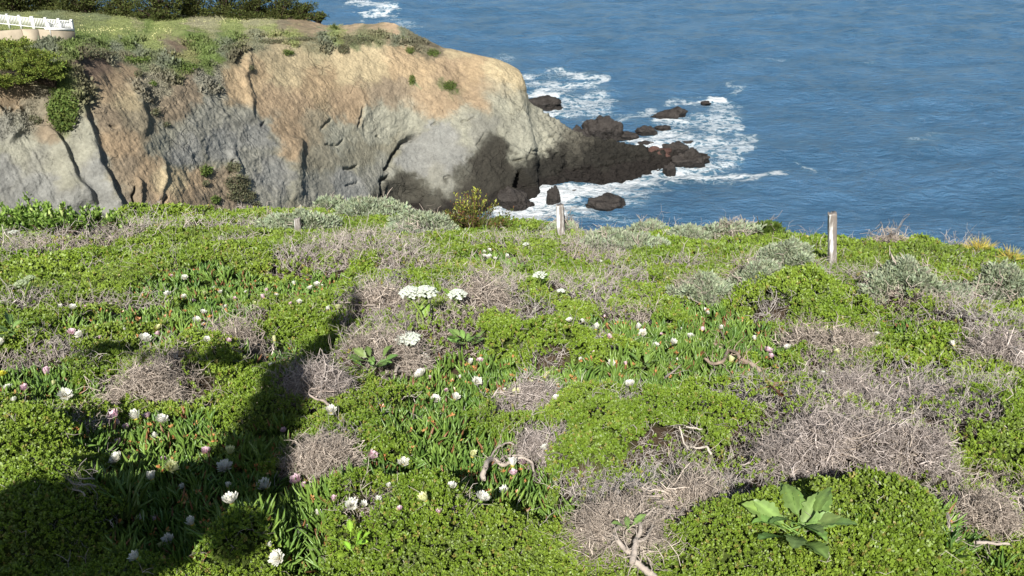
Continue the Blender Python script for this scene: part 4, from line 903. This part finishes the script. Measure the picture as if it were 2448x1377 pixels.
parsnip((1092,735), [(1093,704,22,14)], 'cow parsnip with one white head, right of the two-headed one', 2)
parsnip((972,880), [(975,810,29,11)], 'cow parsnip with a wide flat white flower head seen nearly edge-on', 3)
parsnip((1290,690), [(1292,658,16,9)], 'small white flower head in the green mats above the centre right', 4, lv=1)
parsnip((1257,600), [(1257,584,7,4)], 'tiny distant white flower head near the leaning post', 5, lv=1)
parsnip((1345,712), [(1342,695,9,4)], 'small flat white flower head among twigs right of the centre', 6, lv=0)
parsnip((55,715), [(52,678,16,11),(72,664,11,7)], 'greenish white double flower head near the left edge', 7, col=np.array([.52, .60, .38]))
parsnip((33,575), [(32,555,11,5)], 'small white flower head below the tall leafy plants at the far left', 8)
parsnip((985,872), [(902,862,9,4)], 'small cream flower head under the twigs', 9, lv=0) if False else None

# ================================================================== BROAD-LEAVED PLANTS
def broad(px, py, w_, n, L, label, seed, col, spread=1.0):
    r = np.random.default_rng(seed); B = hit(px, py); root = empty('broad_leaved_plant', B, label, 'plant', 'broad-leaved green plants among the mats')
    zc = float(proj(B)[2]); W = w_ * zc / FPX
    for j in range(n):
        a = j / n * 2 * pi + r.normal() * .3; d = W * spread * math.sqrt(r.random()) * .55; el = r.uniform(0, .45)
        g = big_leaf(r, L * r.uniform(.75, 1.15), np.clip(rand_col(col, 1, .12, .05, r)[0], 0, 1)); o = g.build('leaf', M_leaf, root); o.location = (d * cos(a), d * sin(a) * .7, .10 + .10 * r.random()); o.rotation_euler = (r.normal() * .3, -el * .5, a)
lb = lin(126, 156, 84) * .78
broad(1900,1318,100,22,.16,'big grey-green plant with long lobed leaves at the bottom right',31,lb)
broad(895,905,75,18,.125,'large-leaved green plant just right of the long shadow',32,lb * .9)
broad(1112,848,58,14,.12,'star-shaped broad-leaved plant below the middle flower heads',33,lb)
broad(40,822,46,8,.13,'broad-leaved plant at the left edge beside a white flower',34,lb)
broad(1535,905,30,5,.10,'few broad leaves in the dark ice plant right of the centre',35,lb)
broad(850,1365,60,9,.05,'bright green round-leaved sprouts at the bottom edge',36,lin(160,200,70)*.8)
broad(1240,660,26,6,.14,'small broad-leaved plant with upright stems above the centre',37,lb)
broad(1500,1330,30,5,.07,'few large leaves behind the gnarled trunk',38,lb)
broad(995,555,30,7,.17,'dark green leafy clump on the ridge left of the yellow-green bush',39,lin(96,140,60)*.8)

# upright succulent tufts in the bottom right hollow
def tuft(px, py, n, L, label, name, cat, seed, col, mat, spread=.55, rad=.006, grp=None):
    r = np.random.default_rng(seed); B = hit(px, py); g = Geo(); Dn = unit(np.array([0, 0, 1.0]) + spread * r.normal(size=(n, 3)) * np.array([1, 1, .2])); Pc, _ = curl(r.normal(size=(n, 3)) * np.array([.015, .015, 0]) * (L / .12), Dn, L * r.uniform(.6, 1.1, n), 5, .10, r, droop=.05)
    g.add(*tubes(Pc, rad * np.array([[.8, 1, .9, .6, .1]]), rand_col(col, n, .15, .06, r), 4)); o = g.build(name, mat); o.location = [float(v) for v in B]; tag(o, label, cat, grp); return o
tuft(2258,1318,26,.16,'spiky green succulent rosette left of the pair in the bottom right hollow','spiky_rosette','plant',41,lin(96,132,66)*.8,M_succ,.5,.007,'spiky succulents at the bottom right')
tuft(2305,1322,22,.15,'spiky green succulent rosette right of the pair in the bottom right hollow','spiky_rosette','plant',42,lin(86,124,62)*.8,M_succ,.45,.007,'spiky succulents at the bottom right')
tuft(2388,1376,16,.15,'spiky succulent leaves at the very bottom beside the right corner','spiky_rosette','plant',43,lin(110,146,66)*.8,M_succ,.4,.007,'spiky succulents at the bottom right')
tuft(310,1230,22,.26,'tall fleshy rosette standing up at the left of the shaded flowers','spiky_rosette','plant',46,lin(104,132,60)*.8,M_succ,.4,.012)
for k_,(a_,b_,n_) in enumerate([(2330,592,60),(2352,590,60),(2344,600,40)]): pass
tuft(2340,598,150,.36,'straw-yellow grass tuft on the ridge near the right edge','dry_grass_tuft','grass tuft',44,lin(206,190,92)*.9,M_leaf,.75,.006,'straw-yellow grass tufts')
tuft(2413,606,90,.30,'smaller straw-yellow grass tuft closest to the right edge','dry_grass_tuft','grass tuft',45,lin(200,186,96)*.9,M_leaf,.65,.006,'straw-yellow grass tufts')

# ================================================================== FENCE POSTS
def post(bx, by, tx, ty, w_, label, seed, white=.0):
    r = np.random.default_rng(seed); B = hit(bx, by); zc = float(proj(B)[2]); T = at_y(tx, ty, B[1]); W = w_ * zc / FPX / 2
    ax = T - B; K = 26; n = 20; V = []
    for k in range(-2, K + 1):
        t = k / K
        for j in range(n):
            a = (j + .5) * 2 * pi / n + .5; c_, s_ = cos(a), sin(a); q = (abs(c_) ** 5 + abs(s_) ** 5) ** (-1 / 5); rr = W * q * (1 - .05 * t) * (1 + .035 * r.normal() * .5 + .05 * float(noise3(c_ * 2, s_ * 2, t * 2 + seed)))
            p = ax * t + np.array([rr * c_, rr * s_, 0]); 
            if k == K: p = p + np.array([0, 0, (.02 * c_ + .012 * r.normal())])
            V.append(p)
    V = np.array(V); rws = K + 3; idx = np.arange(rws * n).reshape(rws, n); a = idx[:-1]; b = np.roll(a, -1, 1); c = idx[1:]; d = np.roll(c, -1, 1); F = np.stack([a, b, d, c], -1).reshape(-1, 4)
    V = np.vstack([V, [V[-n:].mean(0) - [0, 0, .012]]]); ti = np.array([[rws * n - n + j, rws * n - n + (j + 1) % n, rws * n] for j in range(n)])
    side = V[:, 0] - ax[0] * np.clip(V[:, 2] / ax[2], 0, 1); col = np.zeros_like(V); col[:, 0] = white + np.where(side < -W * .15, .07, -.05)  # sunlit left face put into colour: left whiter, right browner, over worn paint
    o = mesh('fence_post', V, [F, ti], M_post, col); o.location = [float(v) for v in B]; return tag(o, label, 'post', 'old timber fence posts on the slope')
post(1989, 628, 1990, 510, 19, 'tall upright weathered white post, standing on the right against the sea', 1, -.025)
post(1341, 566, 1338, 490, 19, 'leaning post with worn white paint at the centre, below the pointed black rock', 2, -.03)
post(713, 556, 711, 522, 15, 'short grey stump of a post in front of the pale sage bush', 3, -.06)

# ================================================================== DRIFTWOOD AND BARE BRANCHES
def limb(label, lines, seed, lift=.07, name='gnarled_branch', col=lin(180,168,156)):
    r = np.random.default_rng(seed); B = hit(*lines[0][0][0]); g = Geo()
    for pts, w0, w1 in lines:
        Q = []
        for k, (px, py) in enumerate(pts):
            h_ = hit(px, py); Yv = h_[1]; p = at_y(px, py, Yv - .20); p[2] = p[2] + .02; Q.append(p)
        Q = np.array(Q); Q[:, 1] = np.linspace(Q[0, 1], Q[-1, 1], len(Q)) * .3 + Q[:, 1] * .7
        Q = np.array([at_y(px, py, yy) for (px, py), yy in zip(pts, Q[:, 1])]) ; Q[:, 2] += 0.01
        t = np.linspace(0, len(Q) - 1, len(Q) * 6); i = np.minimum(t.astype(int), len(Q) - 2); f = (t - i)[:, None]; m = np.gradient(Q, axis=0)
        C = (2*f**3-3*f**2+1)*Q[i] + (f**3-2*f**2+f)*m[i] + (-2*f**3+3*f**2)*Q[i+1] + (f**3-f**2)*m[i+1]; C += r.normal(size=C.shape) * .0012 + .012 * np.stack([noise3(t * 1.1, seed, 1.), 0 * t, noise3(t * 1.1, seed, 5.)], -1)
        zc = float(proj(Q[0])[2]); R = np.linspace(w0, w1, len(C)) * zc / FPX / 2 * (1 + .03 * r.normal(size=len(C)) + .10 * noise3(np.arange(len(C)) * .31, seed, 0.))
        g.add(*tubes(C[None] - B, R[None], col * .85, 8))
        nb = len(pts) * 3; s_ = r.integers(3, len(C), nb); dd = unit(r.normal(size=(nb, 3)) + np.array([0, 0, .5])); tw, _ = curl(C[s_] - B, dd, r.uniform(.05, .16, nb) * zc / 5, 5, .35, r); g.add(*tubes(tw, np.linspace(.3, .1, 5)[None] * R[s_][:, None], col * .8, 4))
    o = g.build(name, M_bark); o.location = [float(v) for v in B]; return tag(o, label, 'branch', 'bare gnarled branches on the slope')
limb('curved driftwood branch arching over ice plant at the bottom centre', [([(1155,1150),(1160,1122),(1175,1100),(1200,1112),(1222,1108),(1245,1098),(1270,1108),(1278,1132)],14,5), ([(1175,1116),(1200,1100),(1222,1092),(1262,1094)],9,4), ([(1165,1120),(1180,1085),(1210,1062),(1228,1064)],6,3)], 51)
limb('thick gnarled pale trunk forking at the bottom edge', [([(1565,1385),(1540,1365),(1510,1340),(1490,1310),(1470,1285),(1468,1255),(1440,1235)],18,8), ([(1510,1350),(1518,1310),(1522,1290),(1530,1250),(1500,1220),(1475,1190)],16,6), ([(1470,1272),(1500,1240),(1540,1232),(1575,1250),(1600,1225)],11,5), ([(1525,1300),(1545,1290),(1560,1260)],8,4), ([(1440,1235),(1410,1225),(1380,1232)],8,4), ([(1500,1220),(1530,1195),(1570,1190)],8,4)], 52)
limb('forked brown driftwood lying in the right flower patch', [([(1818,892),(1795,872),(1775,862),(1760,848),(1742,842),(1725,868),(1700,870),(1685,860)],12,7), ([(1742,842),(1722,832),(1705,822)],7,4), ([(1775,862),(1772,885)],7,5), ([(1790,845),(1800,825),(1785,818)],4,2), ([(1735,818),(1722,790),(1740,775)],4,2)], 53, col=lin(166,148,130))
limb('thin white forked twig left of the largest thicket', [([(1700,1090),(1690,1072),(1660,1074),(1640,1068),(1628,1040),(1625,1022)],6,3), ([(1640,1068),(1650,1082),(1640,1095)],4,2), ([(1642,1024),(1660,1026),(1678,1030)],4,3)], 54, col=lin(206,196,182))
limb('pale broken branch in the bottom right hollow', [([(2262,1232),(2268,1262),(2285,1288),(2300,1296)],10,7), ([(2330,1300),(2370,1302),(2410,1304)],9,6)], 55)
limb('bare pale branch at the edge of the long shadow', [([(790,975),(775,962),(752,955),(738,938),(760,928),(790,915)],7,2), ([(752,955),(765,940),(800,938)],4,2)], 56, col=lin(186,170,158))
limb('dark bare roots poking out at the lower left', [([(228,1168),(200,1162),(175,1160),(165,1148)],6,3), ([(225,1150),(200,1148),(180,1136)],5,2), ([(205,1190),(185,1175),(172,1172)],4,2)], 57, col=lin(170,160,150))
limb('light brown branch under the flat white flower head', [([(945,895),(958,872),(975,852),(985,835)],9,4), ([(958,872),(945,850),(930,838)],5,3), ([(950,892),(975,888),(1000,890)],7,5)], 58)
limb('orange-brown dead branch above the largest thicket', [([(1870,948),(1850,932),(1835,920)],9,5)], 59, col=lin(170,124,92))
limb('thin bare branches sticking up among the right flowers', [([(1590,905),(1610,890),(1625,876)],6,3)], 60)

# ================================================================== RIDGE BUSH AND TALL LEAFY PLANTS
def upright_bush(px, py, hw, hh, n, label, seed, cols, name='upright_bush', cat='shrub', ll=.07, lw=.38, grp=None, bud=None, fan=.5, mat=None):
    r = np.random.default_rng(seed); B = hit(px, py); zc = float(proj(B)[2]); W = hw * 1.45 * zc / FPX; H = hh * (1.12 if name == 'upright_bush' else 1.5) * zc / FPX
    root = empty(name, B, label, cat, grp); g = Geo(); th = r.uniform(0, 2 * pi, n); q = np.sqrt(r.random(n)); E = np.stack([W * q * np.cos(th), W * .6 * q * np.sin(th), H * (1 - .55 * q ** 2) * r.uniform(.55, 1.05, n)], -1)
    t = np.linspace(0, 1, 7)[None, :, None]; S = E[:, None] * np.concatenate([t, t, t ** .8], -1) * 1.0 + np.array([0, 0, -.05]) + r.normal(size=(n, 7, 3)) * .02
    S[:, 0] = [0, 0, -.08]; g.add(*tubes(S, np.linspace(.009, .004, 7)[None], lin(112, 84, 66) * .8, 5)); g.build('stems', M_twig, root)
    g = Geo(); m = 80; i = np.repeat(np.arange(n), m); k = r.uniform(.25, 1.05, n * m); P = E[i] * k[:, None] + r.normal(size=(n * m, 3)) * .03 * W; A = unit(unit(E[i]) * .3 + np.array([0, 0, .8]) + r.normal(size=P.shape) * fan)
    top = ((P[:, 2] / H) + r.normal(size=n * m) * .18 > .62)[:, None]; C = np.where(top, cols[0], cols[1]); C = C * (1 + .18 * r.normal(size=(len(P), 1))); C = np.where(r.random((len(P), 1)) < .18, cols[2], C)
    Lf = ll * r.uniform(.6, 1.2, len(P)); g.add(*leaves(P, A, Lf, Lf * lw, np.clip(C, .005, .9), r=r)); g.build('foliage', mat or M_leaf, root)
    if bud:
        for bx, by in bud:
            T = at_y(bx, by, B[1]) - B; g = Geo(); P = np.array([[T[0] * .9, 0, -.05], [T[0], 0, T[2] * .5], [T[0], 0, T[2] - .10]]); g.add(*tubes(P[None], np.array([[.014, .012, .010]]), lin(150, 176, 96) * .8, 6))
            P = np.array([T + [0, 0, -.12], T + [.01, 0, -.04], T + [0, 0, .04], T + [0, 0, .11]]); g.add(*tubes(P[None], np.array([[.012, .036, .030, .004]]), lin(190, 206, 128) * .85, 8)); g.build('bud_stalk', M_succ, root)
yg = [lin(168,172,74) * .85, lin(96,104,48) * .8, lin(132,92,64) * .8]
upright_bush(1135, 552, 66, 92, 40, 'yellow-green leafy bush on the ridge, its upright twigs against the dark rock', 71, yg)
tl = [lin(134,164,74) * .9, lin(92,122,48) * .9, lin(156,182,96) * .9]
GT = 'tall leafy plants at the far left of the ridge'
upright_bush(75, 562, 62, 66, 34, 'tallest leafy green plant of the left clump, with pale bud stalks', 72, tl, 'leafy_plant', 'plant', .10, .42, GT, [(60,515),(84,522),(75,500)], .7)
upright_bush(14, 566, 46, 36, 20, 'low leafy green plant touching the left edge of the photo', 73, tl, 'leafy_plant', 'plant', .10, .42, GT, None, .7)
upright_bush(140, 556, 50, 48, 24, 'leafy green plant in the middle of the left clump with two tall buds', 74, tl, 'leafy_plant', 'plant', .10, .42, GT, [(120,512),(146,502)], .7)
upright_bush(215, 552, 56, 40, 24, 'leafy green plant at the right end of the left clump', 75, tl, 'leafy_plant', 'plant', .10, .42, GT, [(257,520)], .7)

# ================================================================== PLANT COVER, SHRUBS AND TREES ON THE HEADLAND
r = np.random.default_rng(90); HVf = HV.reshape(-1, 3); HCf = HC.reshape(-1, 3); TTf = TT.reshape(-1); px_, py_ = HPX.reshape(-1), HPY.reshape(-1)
green = (HCf[:, 1] > HCf[:, 0] * .90)
okp = (px_ > -260) & (px_ < 1180) & (TTf > .80) & (TTf < 3.3) & green
idc = np.nonzero(okp)[0]; idc = r.choice(idc, 34000); nz_ = fbm(HVf[idc, 0] * .25, HVf[idc, 1] * .25, 3., 3)
P = HVf[idc] + r.normal(size=(len(idc), 3)) * np.array([.15, .3, .02]); mm = 5; P5 = np.repeat(P, mm, 0) + r.normal(size=(len(P) * mm, 3)) * .12
brush = np.repeat(ss(0.05, .45, nz_) * (TTf[idc] < 1.9), mm); C = np.repeat(HCf[idc], mm, 0) * (1 + .16 * r.normal(size=(len(P5), 1))); C = C * (1 - .15 * brush[:, None]) * 1.08
Lh = (.16 + .34 * brush) * r.uniform(.6, 1.3, len(P5)); A = unit(np.array([.1, 0, 1.0]) + r.normal(size=P5.shape) * .6)
G = Geo(); G.add(*leaves(P5 + np.array([0, 0, 1]) * (brush * .35 * r.random(len(P5)))[:, None], A, Lh, Lh * .5, np.clip(C, .01, .8), r=r))
fl_ = [(60 + i * 0, 0) for i in range(0)]
def spot(px, py):                                   # nearest visible headland vertex under a photo point
    m = (px_ - px) ** 2 + (py_ - py) ** 2 + 4.0 * (TTf > 3.4) * 1e4; k_ = np.argsort(m)[:12]; d_ = np.linalg.norm(HVf[k_] - CAM, axis=1); return HVf[k_[np.argmin(d_)]]
wf = [(x_, 76 + r.normal() * 3.5) for x_ in r.uniform(185, 410, 70)] + [(x_, 52 + r.normal() * 4) for x_ in r.uniform(430, 600, 34)] + [(r.uniform(180, 230), 40 + r.normal() * 2) for _ in range(8)] + [(r.uniform(360, 380), 42) for _ in range(5)] + [(r.uniform(360, 370), 97 + r.normal() * 2) for _ in range(6)]
Pw = np.array([spot(a, b) for a, b in wf]) + np.array([0, 0, .35]); Pw = np.repeat(Pw, 3, 0) + r.normal(size=(len(Pw) * 3, 3)) * .15
G.add(*leaves(Pw, r.normal(size=Pw.shape), .16, .14, lin(226, 222, 160) * .9, r=r))
CS = [(150,272,34,46,1.3),(490,412,12,11,.7),(556,402,16,12,.5),(565,440,28,20,.7),(575,470,34,14,.7),(512,480,10,7,.6),(1074,206,16,9,.6),(984,192,6,11,.5),(688,128,14,5,.5),(370,270,7,6,.5),(405,180,11,8,.6),(85,290,13,7,.5),(330,180,9,6,.5),(452,166,20,9,.6),(600,165,6,4,.4),(965,92,20,7,.7),
      (980,122,10,7,.5),(1035,128,14,8,.5),(520,212,6,4,.4),(365,202,6,5,.4),(490,440,6,5,.4),(395,300,5,4,.4),(610,490,8,5,.4),(240,135,40,6,.8),(330,148,30,7,.8),(820,120,14,10,.6),(700,95,60,5,.6),(850,100,40,8,.7),(640,100,40,6,.6)]
for cx_, cy_, a_, b_, s_ in CS:
    k = np.nonzero((((px_ - cx_) / a_) ** 2 + ((py_ - cy_) / b_) ** 2 < 1) & (TTf < 1.25) & (TTf > .1))[0]
    if len(k) < 3: continue
    n_ = int(28 * math.sqrt(a_ * b_) * 2.2); k = r.choice(k, n_); P = HVf[k] + NRM.reshape(-1, 3)[k] * (r.random((n_, 1)) * .7 * s_) + r.normal(size=(n_, 3)) * .12
    base = lin(104, 122, 62) if (cx_ * 3 + cy_) % 5 else lin(118, 118, 92); Lh = .26 * s_ ** .5 * r.uniform(.6, 1.3, n_) ; G.add(*leaves(P, r.normal(size=P.shape) + [0, 0, .6], Lh, Lh * .6, rand_col(base * .75, n_, .22, .06, r), r=r))
tag(G.build('headland_plant_cover', M_farleaf), kind='stuff')

# wind-swept shrub hanging over the cliff at the far left
def lumpy_tree(name, B, lumps, label, cat, seed, col, leaf, per, trunk, grp=None, flat=1.0, tw=.25, mat=None):
    r = np.random.default_rng(seed); root = empty(name, B, label, cat, grp); g = Geo()
    for (c, R) in lumps:
        n = int(per * R[0] * max(R[2], R[0] * .4)); v = unit(r.normal(size=(n, 3))); rad = r.uniform(.55, 1.02, n) * (1 + .28 * noise3(v[:, 0] * 2.4 + c[0], v[:, 1] * 2.4 + c[1], v[:, 2] * 2.4))
        P = v * np.array(R) * rad[:, None] + np.array(c); tier = noise3(P[:, 0] * .6, P[:, 1] * .6, P[:, 2] * 1.6 + seed); keep = tier > -.15; P, v = P[keep], v[keep]; n = len(P)
        A = unit(v * np.array([1, 1, .5]) * flat + r.normal(size=(n, 3)) * .55 + np.array([0, 0, .25])); L = leaf * r.uniform(.55, 1.3, n)
        g.add(*leaves(P, A, L, L * .42, rand_col(col, n, .22, .06, r) * (1 + .35 * tier[keep][:, None]), r=r))
    g.build('crown', mat or M_farleaf, root); g = Geo()
    for (c, R) in lumps:
        t = np.linspace(0, 1, 8)[:, None]; P = np.array(trunk) * (1 - t) + np.array(c) * t + np.array([0, 0, .18]) * np.linalg.norm(c) * np.sin(t * pi) * .5 + r.normal(size=(8, 3)) * .05; g.add(*tubes(P[None], np.linspace(tw, tw * .3, 8)[None], lin(86, 74, 64) * .7, 6))
    g.build('trunk', M_bark, root); return root
B = np.array(at_y(112, 196, 89.0))
L9 = []
for px, py, rx, rz, Yo in [(15,118,44,22,90),(60,122,30,20,89),(90,134,30,20,88.5),(122,150,30,20,88.5),(30,145,40,20,88),(75,155,38,18,87.5),(105,172,32,15,88),(12,172,36,18,87),(55,180,34,14,87.5),(-50,140,50,34,88),(145,160,22,14,91),(20,196,34,9,87.5),(-60,190,50,20,86),(40,100,26,12,90),(132,176,20,14,88)]:
    c = at_y(px, py, Yo) - B; s = 89 * 1.0 / FPX; L9.append((c, (rx * s, rx * s * .9, rz * s)))
lumpy_tree('windswept_shrub', B, L9, 'big wind-swept bright green shrub overhanging the left cliff edge', 'shrub', 91, lin(122, 136, 62) * .8, .24, 1500, (0.4, .6, -.6), tw=.12)
G9 = 'dark cypress trees at the back of the headland'
TR = [(-150,34,158,150,'outermost dark cypress at the left'), (-60,30,160,120,'dark cypress partly cut by the left edge'), (30,25,162,100,'leftmost fully visible dark cypress above the white fence'), (118,27,166,84,'shadowy cypress behind the fence corner'), (205,31,164,92,'dark cypress standing just right of the fence'),
      (292,36,163,84,'cypress left of the low spreading one'), (378,40,160,80,'nearest cypress whose skirt reaches lowest into the grass'), (462,32,168,78,'cypress in the middle of the grove'), (540,36,170,76,'cypress right of the middle with olive tiers'), (612,42,171,70,'cypress above the pale grassy strip'), (668,44,172,60,'wind-trimmed cypress second from the seaward end'), (724,42,173,50,'low cypress with branches reaching over the sand bank'), (762,47,173.5,26,'smallest and lowest cypress at the seaward end of the grove')]
for i, (px, py, Yv, hw, lab) in enumerate(TR):
    r = np.random.default_rng(200 + i); B = at_y(px, py, Yv); s = Yv / FPX * 1.06; W = hw * s * .8; H = {9: 6.5, 10: 3.9, 11: 2.4, 12: 1.1}.get(i, 9); lum = []
    nl_ = 44
    for j in range(nl_):
        hgt = H * ((j + .5) / nl_) ** 1.7; rad = W * (1 - .5 * hgt / H); a = r.uniform(0, 2 * pi); q = math.sqrt(r.random()) * .8
        off = np.array([rad * q * cos(a), rad * q * sin(a) * .8, hgt + .1]); R = W * r.uniform(.30, .48)
        if i >= 10: off[0] += .25 * hgt
        lum.append((off, (R, R, R * r.uniform(.22, .36))))
    lumpy_tree('cypress_tree', B, lum, lab, 'tree', 300 + i, lin(98, 106, 58) * .58, .42, 150, (0, 0, -.8), G9, flat=1.3, tw=.22)
r = np.random.default_rng(77); B = spot(800, 70); n_ = 60; g = Geo(); Dn = unit(np.array([0, 0, .7]) + r.normal(size=(n_, 3)) * .8); Pc, _ = curl(np.zeros((n_, 3)), Dn, r.uniform(.7, 1.5, n_), 5, .12, r, droop=.1); g.add(*tubes(Pc, .07 * np.array([[.5, 1, 1, .7, .1]]), rand_col(lin(96, 110, 58) * .7, n_), 3))
o = g.build('spiky_shrub', M_farleaf); o.location = [float(v) for v in B]; tag(o, 'small spiky green shrub alone on the sandy bank below the last cypress', 'shrub')

# ================================================================== WHITE FENCE AND RETAINING WALL
def box(g, p0, p1, w_, z0, z1, C):
    """upright slab from p0 to p1 (xy), thickness w_, heights z0..z1 at each end (pairs)"""
    p0 = np.array(p0, float); p1 = np.array(p1, float); d = unit(p1[:2] - p0[:2]); nrm = np.array([-d[1], d[0]]) * w_ / 2; V = []
    for p, za, zb in ((p0, z0[0], z1[0]), (p1, z0[1], z1[1])):
        for s in (-1, 1):
            for z in (za, zb): V.append([p[0] + s * nrm[0], p[1] + s * nrm[1], z])
    g.add(V, [[0, 1, 3, 2], [4, 6, 7, 5], [0, 4, 5, 1], [2, 3, 7, 6], [1, 5, 7, 3], [0, 2, 6, 4]], C)
def wfence(A, Bp, z0, h, label, npost, seed, pk=.24):
    A = np.array(A); Bp = np.array(Bp); root = empty('picket_fence', (A[0], A[1], z0[0]), label, 'fence', 'white fences on the headland'); o0 = np.array([A[0], A[1], z0[0]]); L = np.linalg.norm(Bp[:2] - A[:2]); wcol = np.array([.80, .80, .77])
    def at(t): return A[:2] + (Bp[:2] - A[:2]) * t, z0[0] + (z0[1] - z0[0]) * t
    for j in range(npost):
        p, z = at(j / (npost - 1)); d = unit(Bp[:2] - A[:2]) * .11; g = Geo(); box(g, p - d, p + d, .24, (z - .4,) * 2, (z + h + .04,) * 2, wcol); box(g, p - d * 1.3, p + d * 1.3, .30, (z + h + .043,) * 2, (z + h + .12,) * 2, wcol); g.build('post', M_paint, root, origin=o0)
    for (a, b) in ((h - .14, h - .07), (.08, .17)):
        g = Geo(); box(g, A, Bp, .10, (z0[0] + a, z0[1] + a), (z0[0] + b, z0[1] + b), wcol); g.build('rail', M_paint, root, origin=o0)
    g = Geo(); n = int(L / pk)
    for j in range(n):
        p, z = at((j + .5) / n); d = unit(Bp[:2] - A[:2]) * .045; box(g, p - d, p + d, .045, (z + .20,) * 2, (z + h - .14,) * 2, wcol)
    g.build('pickets', M_paint, root, origin=o0)
def gp(px, py, Y_): return at_y(px, py, Y_)
a = gp(-90, 49, 116); b = gp(80, 66.5, 112.5); c = gp(176, 74, 111); d_ = gp(120, 78, 107.5)
wfence(a, b, (a[2], b[2]), 1.30, 'white picket fence along the lawn at the top left', 7, 1)
b2 = b + (c - b) * .03
wfence(b2, c, (b2[2], c[2]), 1.30, 'white picket fence running to the outer corner at the top left', 4, 2)
c2 = c + (d_ - c) * .04
wfence(c2, d_, (c2[2], d_[2]), 1.15, 'short white picket fence returning from the outer corner', 3, 3)
g = Geo(); W1 = [gp(-90, 92, 104.5), gp(0, 94, 105), gp(58, 97, 105.5), gp(95, 92, 106.5), gp(177, 80, 109.8)]
tops = [76, 74, 70, 70, 74.5]; cw = lin(206, 192, 168) * .6
for k in range(4):
    p, q_ = W1[k].copy(), W1[k + 1].copy(); zt = [at_y(px, tp, P_[1])[2] for px, tp, P_ in (( [-90,0,58,95,177][k], tops[k], p), ([-90,0,58,95,177][k + 1], tops[k + 1], q_))]
    g.add(*(lambda gg: (gg.V[0], gg.F[0], gg.C[0]))((lambda gg: (box(gg, p + (q_ - p) * .002, q_, .34 + .012 * k, (p[2] - 2.0, q_[2] - 2.0), zt, cw), gg)[1])(Geo())))
root = g.build('retaining_wall', M_conc); tag(root, 'pale concrete retaining wall under the white fence at the top left', 'wall')
g = Geo(); p, q_ = W1[3], W1[4]; zt = (at_y(95, 70, p[1])[2] + .004, at_y(177, 74.5, q_[1])[2] + .004); box(g, p + (q_ - p) * .2, q_ + (q_ - p) * .01, .46, (zt[0] + (zt[1] - zt[0]) * .2, zt[1]), (zt[0] + (zt[1] - zt[0]) * .2 + .28, zt[1] + .28), np.array([.8, .8, .77])); g.build('wall_coping', M_paint, root)

# ================================================================== ADDED SHADOW CASTER BEHIND THE CAMERA (unseen leaf clumps shaped to the long shadow)
SH = [(864,700,13),(852,728,17),(832,768,24),(803,815,28),(764,850,32),(722,892,42),(694,940,46),(674,1000,46),(662,1060,44),(650,1110,50),(240,838,20),(300,846,24),(360,850,20),(430,850,15),(500,856,13),(560,862,13),(620,872,20),(672,884,28),
 (600,1140,50),(520,1150,44),(450,1175,44),(385,1205,40),(560,1210,60),(480,1240,60),(420,1290,60),(350,1310,50),(640,1190,50),(570,1275,45),(260,1235,50),(150,1260,85),(60,1300,100),(200,1340,80),(40,1215,55),(300,1375,60),(100,1360,90),(330,1250,50),(480,1300,40)]
lum = []; YC = -1.3
Bt = np.array([-2.9, YC, float(canopy(-2.9, YC)) - .1])
for k_, (px, py, rr) in enumerate(SH):
    rr = rr * (1.0 if k_ < 10 else .85 if k_ < 18 else 1.0)
    P = hit(px, py); zc = float(proj(P)[2]); t = (P[1] - YC) / (-SUN[1]); Q = P + SUN * t; R = rr * zc / FPX
    lum.append((Q - Bt, (R * 1.22, R * 1.0, R * 1.2)))
r = np.random.default_rng(88); root = empty('shadow_caster', Bt, 'unseen leaf clumps added out of frame to cast the long shadow across the flowers', 'tree'); g = Geo()
for c, R in lum:
    n = 1500; v = unit(r.normal(size=(n, 3))); P = v * np.array(R) * (r.random((n, 1)) ** .4) + c; g.add(*leaves(P, r.normal(size=(n, 3)), max(R[0] * .5, .05), max(R[0] * .42, .04), rand_col(lin(96, 120, 50) * .8, n, r=r), r=r))
g.build('crown', M_leaf, root); g = Geo()  # crown and trunk here are the added caster's clumps and limbs
cs = [c for c, R in lum]
for path, w0, w1 in (([np.zeros(3)] + cs[9::-1][:10], .07, .02), ([cs[5]] + cs[17:9:-1], .03, .012)):
    P = np.array(path); g.add(*tubes(P[None], np.linspace(w0, w1, len(P))[None], lin(120, 100, 84) * .7, 7))
g.build('trunk', M_bark, root)
